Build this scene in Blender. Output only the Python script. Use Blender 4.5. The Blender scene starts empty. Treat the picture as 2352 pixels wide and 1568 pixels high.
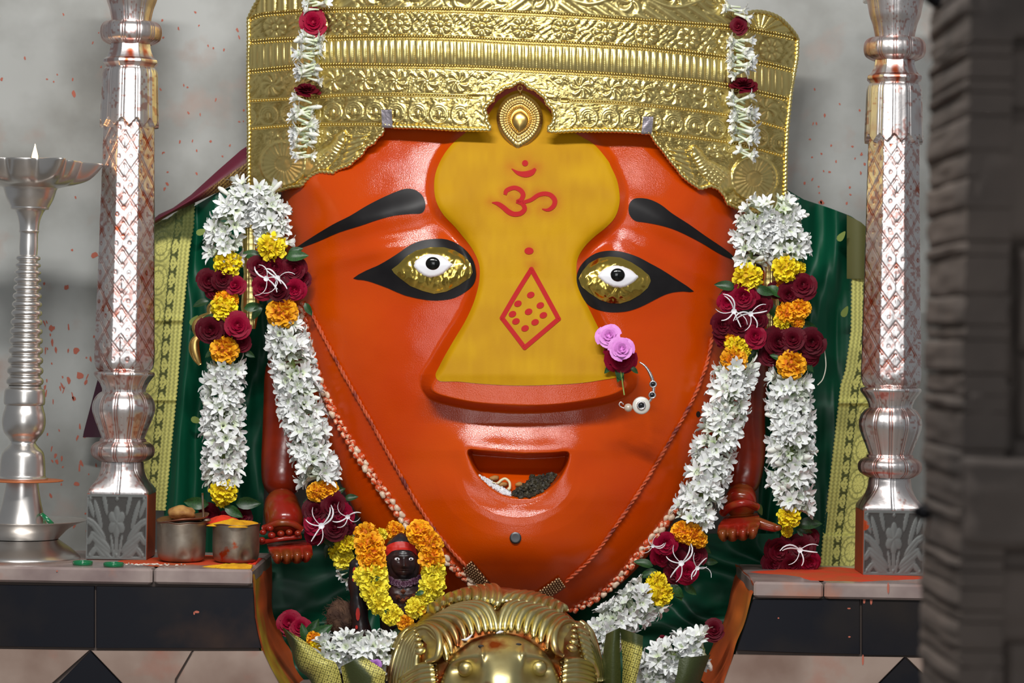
import bpy, math, random
import numpy as np
from mathutils import Matrix, Vector
from mathutils.geometry import delaunay_2d_cdt

# ---------------------------------------------------------------- camera, world, lights, exposure
C = bpy.context.scene
COL = C.collection
D, FPX, CAMZ, ROLL = 6.0, 6000.0, 1.5, math.radians(1.0)     # 1 px = 1 mm on the plane y = 0
cd = bpy.data.cameras.new('camera')
cam = bpy.data.objects.new('camera', cd)
COL.objects.link(cam)
cd.sensor_width = 36.0
cd.lens = 36.0 * FPX / 2352.0
CR = Matrix.Rotation(math.radians(90), 3, 'X') @ Matrix.Rotation(ROLL, 3, 'Z')
cam.matrix_world = Matrix.Translation((0, -D, CAMZ)) @ CR.to_4x4()
cd.dof.use_dof = True
cd.dof.focus_distance = 5.85
cd.dof.aperture_fstop = 4.4
cd.clip_start = 0.05
C.camera = cam

wd = bpy.data.worlds.new('temple_air')
C.world = wd
wd.use_nodes = True
wd.node_tree.nodes['Background'].inputs[0].default_value = (0.92, 0.96, 1.0, 1)
wd.node_tree.nodes['Background'].inputs[1].default_value = 0.21


def lamp(name, loc, target, size, size_y, power, color):
    l = bpy.data.lights.new(name, 'AREA')
    l.shape = 'RECTANGLE'
    l.size, l.size_y, l.energy, l.color = size, size_y, power, color
    o = bpy.data.objects.new(name, l)
    COL.objects.link(o)
    o.location = loc
    o.rotation_euler = (Vector(target) - Vector(loc)).to_track_quat('-Z', 'Y').to_euler()
    return o


lamp('tube_light_main', (-0.45, -2.95, 3.45), (0.0, 0.0, 1.4), 1.3, 0.13, 90, (1.0, 0.98, 0.95))
lamp('tube_light_side', (0.95, -2.9, 3.4), (0.1, 0.0, 1.4), 1.0, 0.16, 22, (1.0, 0.98, 0.96))
lamp('doorway_light', (-0.15, -6.9, 2.0), (0.0, 0.0, 1.5), 1.7, 1.8, 46, (0.97, 0.99, 1.0))

C.view_settings.view_transform = 'Standard'
C.view_settings.look = 'None'
C.view_settings.gamma = 1.0
C.view_settings.use_curve_mapping = False
C.view_settings.exposure = 0.0

# ---------------------------------------------------------------- helpers
rnd = random.Random(7)
NR = np.random.RandomState(5)
CRn = np.array(CR)


def W(u, v, y):
    """photo pixel (u, v) at the depth y -> world point(s)"""
    u, v, y = np.broadcast_arrays(np.asarray(u, float), np.asarray(v, float), np.asarray(y, float))
    d = np.stack([(u - 1176) / FPX, (784 - v) / FPX, -np.ones_like(u)], -1) @ CRn.T
    t = (y + D) / d[..., 1]
    return d * t[..., None] + np.array([0, -D, CAMZ])


def Wv(u, v, y):
    return Vector(W(u, v, y).tolist())


def sc(y):
    return (D + y) / FPX          # metres per pixel at depth y


def mesh(name, v, f, smooth=True, colors=None):
    me = bpy.data.meshes.new(name)
    v = np.asarray(v, float).reshape(-1, 3)
    if isinstance(f, np.ndarray):
        n, k = f.shape
        me.vertices.add(len(v)); me.vertices.foreach_set('co', v.ravel())
        me.loops.add(n * k); me.loops.foreach_set('vertex_index', f.astype(np.int32).ravel())
        me.polygons.add(n)
        me.polygons.foreach_set('loop_start', np.arange(0, n * k, k, dtype=np.int32))
        me.polygons.foreach_set('loop_total', np.full(n, k, dtype=np.int32))
        me.update(calc_edges=True)
    else:
        me.from_pydata(v.tolist(), [], [list(map(int, x)) for x in f])
    me.validate()
    me.polygons.foreach_set('use_smooth', np.full(len(me.polygons), bool(smooth)))
    if colors is not None:
        at = me.color_attributes.new('Col', 'FLOAT_COLOR', 'POINT')
        c = np.ones((len(v), 4)); c[:, :3] = np.asarray(colors).reshape(-1, 3)
        at.data.foreach_set('color', c.ravel())
    return me


def props(o, label=None, cat=None, group=None, kind=None):
    if label: o['label'] = label
    if cat: o['category'] = cat
    if group: o['group'] = group
    if kind: o['kind'] = kind
    return o


def par(o, p):
    o.parent = p
    if p.parent is None:
        o.matrix_parent_inverse = Matrix.Translation(-p.location)
    return o


def thing(name, loc, label, cat, group=None):
    o = bpy.data.objects.new(name, None)
    o.empty_display_size = 0.02
    COL.objects.link(o)
    o.location = Vector(loc)
    return props(o, label, cat, group)


def ob(name, me, mt, parent=None, **kw):
    """link a mesh given in world coordinates; a top-level one gets its origin at its base"""
    o = bpy.data.objects.new(name, me)
    COL.objects.link(o)
    if mt is not None and not len(me.materials): me.materials.append(mt)
    if parent is None:
        co = np.empty(len(me.vertices) * 3); me.vertices.foreach_get('co', co); co = co.reshape(-1, 3)
        b = (co.min(0) + co.max(0)) / 2; b[2] = co[:, 2].min()
        me.vertices.foreach_set('co', (co - b).ravel()); me.update()
        o.location = Vector(b.tolist())
    else:
        par(o, parent)
    props(o, **kw)
    return o


def inst(name, me, M, parent):
    """a shared mesh placed by the world matrix M, as a part of parent"""
    o = bpy.data.objects.new(name, me)
    COL.objects.link(o)
    if parent is not None: par(o, parent)
    o.matrix_basis = M
    return o


def gridfaces(n, m, wrap=False):
    i, j = np.meshgrid(np.arange(n - 1), np.arange(m if wrap else m - 1), indexing='ij')
    j2 = (j + 1) % m
    return np.stack([i * m + j, (i + 1) * m + j, (i + 1) * m + j2, i * m + j2], -1).reshape(-1, 4)


def sheet(name, P, wrap=False, smooth=True, colors=None, flip=False):
    n, m = P.shape[:2]
    f = gridfaces(n, m, wrap)
    if flip: f = f[:, ::-1]
    return mesh(name, P.reshape(-1, 3), f, smooth, colors)


class MB:
    """collects pieces into one mesh"""
    def __init__(self): self.v = []; self.f = []; self.n = 0; self.c = []
    def add(self, v, f, col=None):
        v = np.asarray(v, float).reshape(-1, 3)
        self.v.append(v); self.f += [[int(a) + self.n for a in q] for q in f]; self.n += len(v)
        self.c.append(np.broadcast_to(np.asarray(col if col is not None else (1, 1, 1), float), (len(v), 3)))
        return self
    def sheet(self, P, wrap=False, col=None):
        n, m = P.shape[:2]
        return self.add(P.reshape(-1, 3), gridfaces(n, m, wrap).tolist(), col)
    def tube(self, p, r, k=8, cap=True, col=None):
        v, f = tube_vf(p, r, k, cap); return self.add(v, f, col)
    def ball(self, c, r, nu=6, nv=8, col=None):
        v, f = ball_vf(c, r, nu, nv); return self.add(v, f, col)
    def box(self, c, s, col=None):
        v, f = box_vf(c, s); return self.add(v, f, col)
    def done(self, name, smooth=True, colored=False):
        return mesh(name, np.concatenate(self.v), self.f, smooth, np.concatenate(self.c) if colored else None)


def frames(p):
    p = np.asarray(p, float)
    t = np.gradient(p, axis=0); t /= np.linalg.norm(t, axis=1)[:, None] + 1e-12
    ref = np.array([0.0, -1.0, 0.0])
    n = np.empty_like(p); prev = ref
    for i in range(len(p)):
        a = prev - t[i] * np.dot(prev, t[i])
        if np.linalg.norm(a) < 1e-3: a = np.array([1.0, 0.1, 0.2]); a = a - t[i] * np.dot(a, t[i])
        a /= np.linalg.norm(a); n[i] = a; prev = a
    return t, n, np.cross(t, n)


def tube_vf(p, r, k=8, cap=True, flat=1.0):
    p = np.asarray(p, float); m = len(p)
    r = np.broadcast_to(np.asarray(r, float), (m,))
    t, n, b = frames(p)
    a = np.linspace(0, 2 * math.pi, k, endpoint=False)
    P = p[:, None] + r[:, None, None] * (np.cos(a)[None, :, None] * n[:, None] * flat + np.sin(a)[None, :, None] * b[:, None])
    f = gridfaces(m, k, True).tolist()
    v = P.reshape(-1, 3)
    if cap:
        f += [list(range(k))[::-1], [(m - 1) * k + i for i in range(k)]]
    return v, f


def ball_vf(c, r, nu=6, nv=8):
    r = np.broadcast_to(np.asarray(r, float), (3,))
    th = np.linspace(0, math.pi, nu + 1)[1:-1]; ph = np.linspace(0, 2 * math.pi, nv, endpoint=False)
    g = np.stack([np.sin(th)[:, None] * np.cos(ph), np.sin(th)[:, None] * np.sin(ph), np.cos(th)[:, None] * np.ones(nv)], -1).reshape(-1, 3)
    v = np.concatenate([g, [[0, 0, 1], [0, 0, -1]]]) * r + np.asarray(c, float)
    f = gridfaces(nu - 1, nv, True).tolist()
    T = (nu - 1) * nv
    f += [[T, j, (j + 1) % nv] for j in range(nv)] + [[T + 1, (nu - 2) * nv + (j + 1) % nv, (nu - 2) * nv + j] for j in range(nv)]
    return v, f


def box_vf(c, s):
    c = np.asarray(c, float); s = np.asarray(s, float) / 2
    v = np.array([[x, y, z] for x in (-1, 1) for y in (-1, 1) for z in (-1, 1)], float) * s + c
    return v, [[0, 1, 3, 2], [4, 6, 7, 5], [0, 4, 5, 1], [2, 3, 7, 6], [0, 2, 6, 4], [1, 5, 7, 3]]


def bevbox(name, c, s, b=0.004):
    """box with bevelled edges, light mesh"""
    hx, hy, hz = [a / 2 for a in s]
    v = []; f = []
    loops = [(-hz, -b), (-hz + b, 0), (hz - b, 0), (hz, -b)]
    for z, o in loops:
        x, y = hx + o, hy + o
        v += [(-x + b, -y, z), (x - b, -y, z), (x, -y + b, z), (x, y - b, z), (x - b, y, z), (-x + b, y, z), (-x, y - b, z), (-x, -y + b, z)]
    for i in range(3):
        for j in range(8):
            f.append([i * 8 + j, i * 8 + (j + 1) % 8, (i + 1) * 8 + (j + 1) % 8, (i + 1) * 8 + j])
    f += [list(range(8))[::-1], [24 + j for j in range(8)]]
    return mesh(name, np.array(v) + np.asarray(c, float), f, False)


def catmull(pts, n=8, closed=False):
    p = np.asarray(pts, float)
    if closed: q = np.concatenate([p[-1:], p, p[:2]])
    else: q = np.concatenate([2 * p[:1] - p[1:2], p, 2 * p[-1:] - p[-2:-1]])
    t = np.linspace(0, 1, n, endpoint=False)[:, None]
    out = []
    for i in range(len(q) - 3):
        a, b, c, d = q[i:i + 4]
        out.append(0.5 * (2 * b + (c - a) * t + (2 * a - 5 * b + 4 * c - d) * t * t + (3 * b - a - 3 * c + d) * t ** 3))
    out = np.concatenate(out)
    if not closed: out = np.concatenate([out, p[-1:]])
    return out


def resample(p, step):
    p = np.asarray(p, float)
    s = np.concatenate([[0], np.cumsum(np.linalg.norm(np.diff(p, axis=0), axis=1))])
    n = max(2, int(round(s[-1] / step)) + 1)
    q = np.linspace(0, s[-1], n)
    return np.stack([np.interp(q, s, p[:, k]) for k in range(p.shape[1])], -1)


def sdpoly(u, v, poly):
    """signed distance in px, positive inside"""
    poly = np.asarray(poly, float)
    u = np.asarray(u, float); v = np.asarray(v, float); sh = u.shape
    x, y = u.ravel(), v.ravel()
    best = np.full(x.shape, 1e18); ins = np.zeros(x.shape, bool)
    for (ax, ay), (bx, by) in zip(poly, np.roll(poly, -1, axis=0)):
        dx, dy = bx - ax, by - ay
        t = np.clip(((x - ax) * dx + (y - ay) * dy) / (dx * dx + dy * dy + 1e-9), 0, 1)
        best = np.minimum(best, (x - ax - t * dx) ** 2 + (y - ay - t * dy) ** 2)
        if ay != by:
            ins ^= ((ay > y) != (by > y)) & (x < (bx - ax) * (y - ay) / (by - ay) + ax)
    d = np.sqrt(best)
    return np.where(ins, d, -d).reshape(sh)


def sstep(a, b, x):
    t = np.clip((np.asarray(x, float) - a) / (b - a), 0, 1)
    return t * t * (3 - 2 * t)


def gauss(u, v, cu, cv, su, sv=None, ang=0.0):
    sv = sv or su
    du, dv = u - cu, v - cv
    c, s = math.cos(ang), math.sin(ang)
    a, b = du * c + dv * s, -du * s + dv * c
    return np.exp(-(a / su) ** 2 - (b / sv) ** 2)


_lat = [NR.rand(64, 64) for _ in range(3)]


def noise(x, y, k=0):
    L = _lat[k]
    xi, yi = np.floor(x).astype(int), np.floor(y).astype(int)
    fx, fy = x - xi, y - yi
    fx = fx * fx * (3 - 2 * fx); fy = fy * fy * (3 - 2 * fy)
    a = L[xi % 64, yi % 64]; b = L[(xi + 1) % 64, yi % 64]; c = L[xi % 64, (yi + 1) % 64]; d = L[(xi + 1) % 64, (yi + 1) % 64]
    return (a * (1 - fx) + b * fx) * (1 - fy) + (c * (1 - fx) + d * fx) * fy


def S(r, g, b):
    """sRGB 0-255 -> linear"""
    return tuple(((c / 255) / 12.92 if c / 255 <= 0.04045 else ((c / 255 + 0.055) / 1.055) ** 2.4) for c in (r, g, b))


# ---------------------------------------------------------------- materials
def mat(name, col, rough=0.5, metal=0.0, col2=None, nscale=8.0, lo=0.4, hi=0.65, bump=0.0, bscale=60.0, attr=False, vary=0.0,
        stain=None, sscale=14.0, slo=0.58, shi=0.66, coat=0.0, stretch=None, spec=None, sheen=0.0, trans=0.0):
    m = bpy.data.materials.new(name)
    m.use_nodes = True
    nt = m.node_tree; N = nt.nodes; L = nt.links
    b = N['Principled BSDF']
    b.inputs['Roughness'].default_value = rough
    b.inputs['Metallic'].default_value = metal
    if coat:
        b.inputs['Coat Weight'].default_value = coat; b.inputs['Coat Roughness'].default_value = 0.12
    if spec is not None: b.inputs['Specular IOR Level'].default_value = spec
    if sheen: b.inputs['Sheen Weight'].default_value = sheen
    tc = N.new('ShaderNodeTexCoord')
    vec = tc.outputs['Object']
    if stretch:
        mp = N.new('ShaderNodeMapping'); mp.inputs['Scale'].default_value = stretch
        L.new(vec, mp.inputs['Vector']); vec = mp.outputs['Vector']

    def nz(scale, det=5.0):
        n = N.new('ShaderNodeTexNoise'); n.inputs['Scale'].default_value = scale; n.inputs['Detail'].default_value = det
        L.new(vec, n.inputs['Vector']); return n.outputs['Fac']

    def ramp(fac, lo, hi):
        r = N.new('ShaderNodeMapRange'); r.inputs['From Min'].default_value = lo; r.inputs['From Max'].default_value = hi
        L.new(fac, r.inputs['Value']); return r.outputs['Result']

    def mix(fac, a, c):
        x = N.new('ShaderNodeMix'); x.data_type = 'RGBA'
        L.new(fac, x.inputs['Factor'])
        for s, val in ((x.inputs['A'], a), (x.inputs['B'], c)):
            if isinstance(val, tuple): s.default_value = (*val, 1)
            else: L.new(val, s)
        return x.outputs['Result']
    cur = tuple(col)
    if attr:
        a = N.new('ShaderNodeVertexColor'); a.layer_name = 'Col'; cur = a.outputs['Color']
    if col2 is not None: cur = mix(ramp(nz(nscale), lo, hi), cur, tuple(col2))
    if stain is not None: cur = mix(ramp(nz(sscale, 8.0), slo, shi), cur, tuple(stain))
    if vary:
        oi = N.new('ShaderNodeObjectInfo'); hs = N.new('ShaderNodeHueSaturation')
        r = N.new('ShaderNodeMapRange'); r.inputs['To Min'].default_value = 1 - vary; r.inputs['To Max'].default_value = 1 + vary
        L.new(oi.outputs['Random'], r.inputs['Value']); L.new(r.outputs['Result'], hs.inputs['Value'])
        if isinstance(cur, tuple): hs.inputs['Color'].default_value = (*cur, 1)
        else: L.new(cur, hs.inputs['Color'])
        cur = hs.outputs['Color']
    if isinstance(cur, tuple): b.inputs['Base Color'].default_value = (*cur, 1)
    else: L.new(cur, b.inputs['Base Color'])
    if bump:
        bp = N.new('ShaderNodeBump'); bp.inputs['Strength'].default_value = bump; bp.inputs['Distance'].default_value = 0.004
        L.new(nz(bscale, 3.0), bp.inputs['Height']); L.new(bp.outputs['Normal'], b.inputs['Normal'])
    if trans:
        b.inputs['Subsurface Weight'].default_value = trans; b.inputs['Subsurface Radius'].default_value = (0.01, 0.01, 0.006)
    return m


VERM = S(186, 74, 30)
M = dict(
    gold=mat('embossed_gold', S(232, 212, 140), 0.35, 1.0, attr=True, bump=0.10, bscale=90),
    goldrope=mat('gold_rope', S(236, 216, 142), 0.33, 1.0),
    gold2=mat('pendant_gold', S(226, 188, 112), 0.28, 1.0),
    brass=mat('lion_brass', S(210, 198, 142), 0.36, 1.0, S(186, 164, 104), 6.0, 0.45, 0.7, stain=S(150, 70, 30), sscale=11, slo=0.60, shi=0.72, bump=0.05, bscale=60),
    brassred=mat('stained_brass', S(190, 160, 100), 0.34, 1.0, S(160, 84, 44), 16.0, 0.42, 0.6),
    silver=mat('beaten_silver', S(228, 222, 220), 0.34, 1.0, attr=True, bump=0.25, bscale=34),
    silverpl=mat('engraved_silver', S(150, 152, 152), 0.58, 0.6, attr=True, stain=VERM, sscale=13, slo=0.64, shi=0.67, bump=0.1),
    silverred=mat('vermilion_stained_metal', S(168, 72, 40), 0.45, 0.15, S(138, 70, 48), 10.0, 0.4, 0.7),
    lamp=mat('lamp_metal', S(232, 228, 224), 0.30, 1.0, S(210, 203, 196), 6.0, 0.4, 0.7, bump=0.04, bscale=30),
    lampred=mat('powdered_metal', S(196, 112, 66), 0.5, 0.4),
    steel=mat('old_steel', S(176, 166, 152), 0.46, 1.0, S(130, 112, 96), 16.0, 0.4, 0.7, stain=S(176, 72, 32), sscale=22, slo=0.62, shi=0.68, bump=0.25, bscale=24),
    face=mat('vermilion_paint', S(202, 74, 2), 0.13, 0.0, S(190, 57, 2), 3.0, 0.35, 0.7, bump=0.12, bscale=420, spec=0.40),
    body=mat('shaded_vermilion_paint', S(150, 42, 15), 0.28, 0.0, S(96, 24, 12), 6.0, 0.35, 0.7, bump=0.15, bscale=40),  # shadow over the arms is put into this darker red
    hand=mat('red_lacquer_hand', S(142, 32, 20), 0.18, 0.0, S(126, 62, 24), 16.0, 0.45, 0.62, bump=0.1, bscale=60),  # red darkened, carrying the shade on the hands in the colour
    yellow=mat('turmeric_paint', (1, 1, 1), 0.6, attr=True, bump=0.06, bscale=200, spec=0.15),
    red=mat('kumkum_paint', S(178, 8, 10), 0.6, spec=0.2),
    black=mat('black_paint', S(30, 28, 29), 0.4, 0.0, S(21, 19, 21), 14.0, 0.4, 0.7, spec=0.2),
    pupil=mat('pupil_black', S(8, 8, 8), 0.12),
    white=mat('enamel_white', S(240, 240, 246), 0.16),
    foil=mat('gold_foil', S(222, 190, 92), 0.16, 1.0),
    stud=mat('steel_stud', S(96, 96, 98), 0.4, 1.0),
    hole=mat('drilled_hole', S(24, 14, 10), 0.6),
    tape=mat('silver_clip', S(206, 196, 204), 0.32, 1.0, bump=0.5, bscale=60),
    floret=mat('tuberose_petal', (1, 1, 1), 0.5, attr=True, vary=0.10, trans=0.15),
    lily=mat('lily_petal', S(236, 236, 240), 0.4),
    mari_y=mat('yellow_marigold', S(248, 214, 22), 0.7, attr=True, vary=0.08),
    mari_o=mat('orange_marigold', S(250, 160, 8), 0.7, attr=True, vary=0.08),
    rose_d=mat('dark_rose', S(96, 8, 28), 0.6, 0.0, S(62, 4, 18), 40, 0.4, 0.65, vary=0.3, spec=0.15),
    rose_c=mat('crimson_rose', S(150, 8, 48), 0.55, 0.0, S(112, 4, 34), 40, 0.4, 0.65, vary=0.2, spec=0.15),
    rose_p=mat('pink_rose', S(226, 148, 222), 0.5, 0.0, S(206, 110, 196), 40, 0.4, 0.7),
    leaf=mat('dark_leaf', S(44, 88, 38), 0.42, 0.0, S(26, 56, 26), 30, 0.4, 0.6, vary=0.35),
    stem=mat('green_stem', S(130, 150, 70), 0.5),
    sari=mat('green_silk', S(2, 86, 58), 0.46, 0.0, S(1, 60, 42), 5.0, 0.3, 0.7, bump=0.25, bscale=16, stretch=(1, 1, 0.25), spec=0.35),
    zari=mat('zari_brocade', (1, 1, 1), 0.42, 0.15, attr=True, bump=0.2, bscale=240),
    shawl=mat('maroon_silk', S(92, 22, 42), 0.5, attr=True),
    marble=mat('grey_marble', S(166, 150, 144), 0.26, 0.0, S(130, 112, 110), 9.0, 0.35, 0.7, stain=S(186, 110, 72), sscale=6, slo=0.55, shi=0.75),
    marble_w=mat('white_marble_tile', S(166, 146, 134), 0.3, 0.0, S(130, 106, 94), 7.0, 0.35, 0.75, stain=S(168, 92, 70), sscale=5, slo=0.6, shi=0.8),
    tile=mat('black_tile', S(22, 23, 30), 0.4, 0.0, S(44, 38, 34), 4.0, 0.5, 0.8, stain=S(66, 48, 38), sscale=3.0, slo=0.6, shi=0.75, spec=0.22),
    grout=mat('grout', S(96, 84, 78), 0.8),
    orangepaint=mat('orange_jamb_paint', S(178, 84, 30), 0.5, 0.0, S(150, 58, 24), 6.0, 0.35, 0.7, stretch=(1, 1, 0.4), attr=False),
    jamb=mat('two_tone_jamb', (1, 1, 1), 0.5, attr=True, bump=0.3, bscale=30),
    spill=mat('powder_spill', S(190, 78, 28), 0.8, 0.0, S(214, 60, 22), 12, 0.4, 0.6, bump=0.6, bscale=90),
    turmeric=mat('turmeric_powder', S(236, 178, 12), 0.9, 0.0, S(214, 150, 8), 40, 0.4, 0.6, bump=0.8, bscale=120),
    kumkum=mat('kumkum_powder', S(226, 52, 20), 0.9, bump=0.8, bscale=120),
    lump=mat('jaggery_lump', S(186, 140, 78), 0.7, 0.0, S(150, 100, 50), 40, 0.4, 0.6, bump=0.6, bscale=60),
    rice=mat('rice_grain', S(232, 226, 214), 0.5),
    bangle=mat('green_glass', S(14, 110, 66), 0.12, coat=0.5),
    sugar=mat('sugar_crystal', S(228, 228, 232), 0.35),
    crumb=mat('dark_crumbs', S(34, 30, 22), 0.6, 0.0, S(60, 54, 34), 90, 0.4, 0.6),
    nut=mat('cashew_cream', S(226, 214, 176), 0.5),
    stone=mat('black_idol_stone', S(36, 32, 35), 0.3, 0.0, S(58, 32, 30), 12, 0.45, 0.62, bump=0.2, bscale=50),
    idolred=mat('idol_vermilion', S(196, 34, 20), 0.5),
    copper=mat('copper_ornament', S(150, 96, 74), 0.35, 0.8),
    husk=mat('coconut_husk', S(104, 76, 58), 0.95, 0.0, S(70, 48, 38), 40, 0.4, 0.6, bump=1.0, bscale=80),
    thread=mat('vermilion_thread', S(196, 84, 42), 0.6, 0.0, S(120, 44, 36), 30, 0.5, 0.65),
    shell=mat('orange_shell', S(204, 78, 36), 0.28, 0.0, S(230, 190, 160), 110, 0.5, 0.6),
    shell2=mat('pale_shell', S(222, 196, 170), 0.3),
    goldbead=mat('gold_bead', S(206, 168, 126), 0.3, 0.7),
    ring=mat('nose_ring_silver', S(220, 214, 214), 0.2, 1.0),
    pearl=mat('pearl', S(206, 190, 172), 0.18, 0.2, coat=0.6),
    disc=mat('ring_disc', S(226, 222, 212), 0.25, 0.2),
    gem=mat('dark_gem', S(30, 30, 34), 0.08, 0.2),
    wall=mat('aged_wall_plaster', S(176, 178, 175), 0.55, 0.0, S(142, 142, 137), 4.0, 0.4, 0.66, stain=S(166, 146, 136), sscale=10, slo=0.58, shi=0.80, bump=0.1, bscale=20),
    smear=mat('vermilion_smear', S(184, 100, 80), 0.7),
    pier=mat('dark_basalt', S(88, 77, 70), 0.8, 0.0, S(54, 48, 45), 4.0, 0.35, 0.7, bump=1.0, bscale=14),
    iron=mat('black_iron', S(22, 22, 26), 0.5, 0.6),
    floor=mat('stone_floor', S(150, 142, 134), 0.5, 0.0, S(120, 114, 108), 3.0),
    string=mat('cotton_string', S(210, 206, 190), 0.7),
    purple=mat('purple_petal', S(170, 110, 190), 0.5),
    wick=mat('cotton_wick', S(60, 50, 40), 0.9),
)
fl = bpy.data.materials.new('flame_glow'); fl.use_nodes = True
_b = fl.node_tree.nodes['Principled BSDF']
_b.inputs['Emission Color'].default_value = (1.0, 0.50, 0.16, 1); _b.inputs['Emission Strength'].default_value = 5.0
M['flame'] = fl
# ---------------------------------------------------------------- the setting
YW = 0.32
a0, a1 = W(-500, 784, YW)[0], W(2900, 784, YW)[0]
wall = ob('wall_back', mesh('wall_back', *box_vf(((a0 + a1) / 2, YW + 0.05, 1.7), (a1 - a0, 0.1, 3.4)), smooth=False), M['wall'], kind='structure')
mb = MB()
for i in range(150):
    z = rnd.random()
    if z < 0.45: u, v = rnd.uniform(100, 235), rnd.uniform(740, 1230)
    elif z < 0.68: u, v = rnd.uniform(360, 560), rnd.uniform(20, 470)
    elif z < 0.85: u, v = rnd.uniform(1840, 2000), rnd.uniform(200, 470)
    else: u, v = rnd.uniform(0, 240), rnd.uniform(0, 700)
    big = rnd.random() < 0.05
    w, h = (rnd.uniform(4, 8), rnd.uniform(5, 10)) if big else (rnd.uniform(1.5, 3.5), rnd.uniform(2, 11 if u < 240 and v > 700 else 5))
    k = 9
    an = rnd.uniform(-0.5, 0.5)
    p = []
    for j in range(k):
        t = 2 * math.pi * j / k; rr = rnd.uniform(0.6, 1.2)
        du, dv = w * rr * math.cos(t), h * rr * math.sin(t)
        p.append(W(u + du * math.cos(an) - dv * math.sin(an), v + du * math.sin(an) + dv * math.cos(an), YW - 0.0008))
    mb.add(p, [list(range(k))[::-1]])
ob('vermilion_smears', mb.done('vermilion_smears', False), M['smear'], wall, kind='stuff')
ob('floor', mesh('floor', *box_vf((0, -3.2, -0.05), (8, 7.4, 0.1)), smooth=False), M['floor'], kind='structure')

# ---------------------------------------------------------------- altar ledges
YF, YB = -0.36, 0.08
ZL = W(290, 1304, YF)[2]
ZR = W(1930, 1338, YF)[2]


def slab_poly(name, pts, yf, th, mt, parent, **kw):
    """a plate cut to an outline given at its front face, slightly bevelled"""
    p = np.asarray(pts, float); n = len(p)
    c = p.mean(0); q = c + (p - c) * (1 - 1.6 / np.maximum(20, np.linalg.norm(p - c, axis=1)))[:, None]
    A = W(q[:, 0], q[:, 1], yf - 0.0015); B = W(p[:, 0], p[:, 1], yf); Cc = B + np.array([0, th, 0])
    f = [list(range(n)), [2 * n + i for i in range(n)][::-1]]
    for k in range(2):
        for i in range(n):
            j = (i + 1) % n
            f.append([k * n + j, k * n + i, (k + 1) * n + i, (k + 1) * n + j])
    return ob(name, mesh(name, np.concatenate([A, B, Cc]), f, False), mt, parent, **kw)


def px_x(u, y): return W(u, 1330, y)[0]


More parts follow.
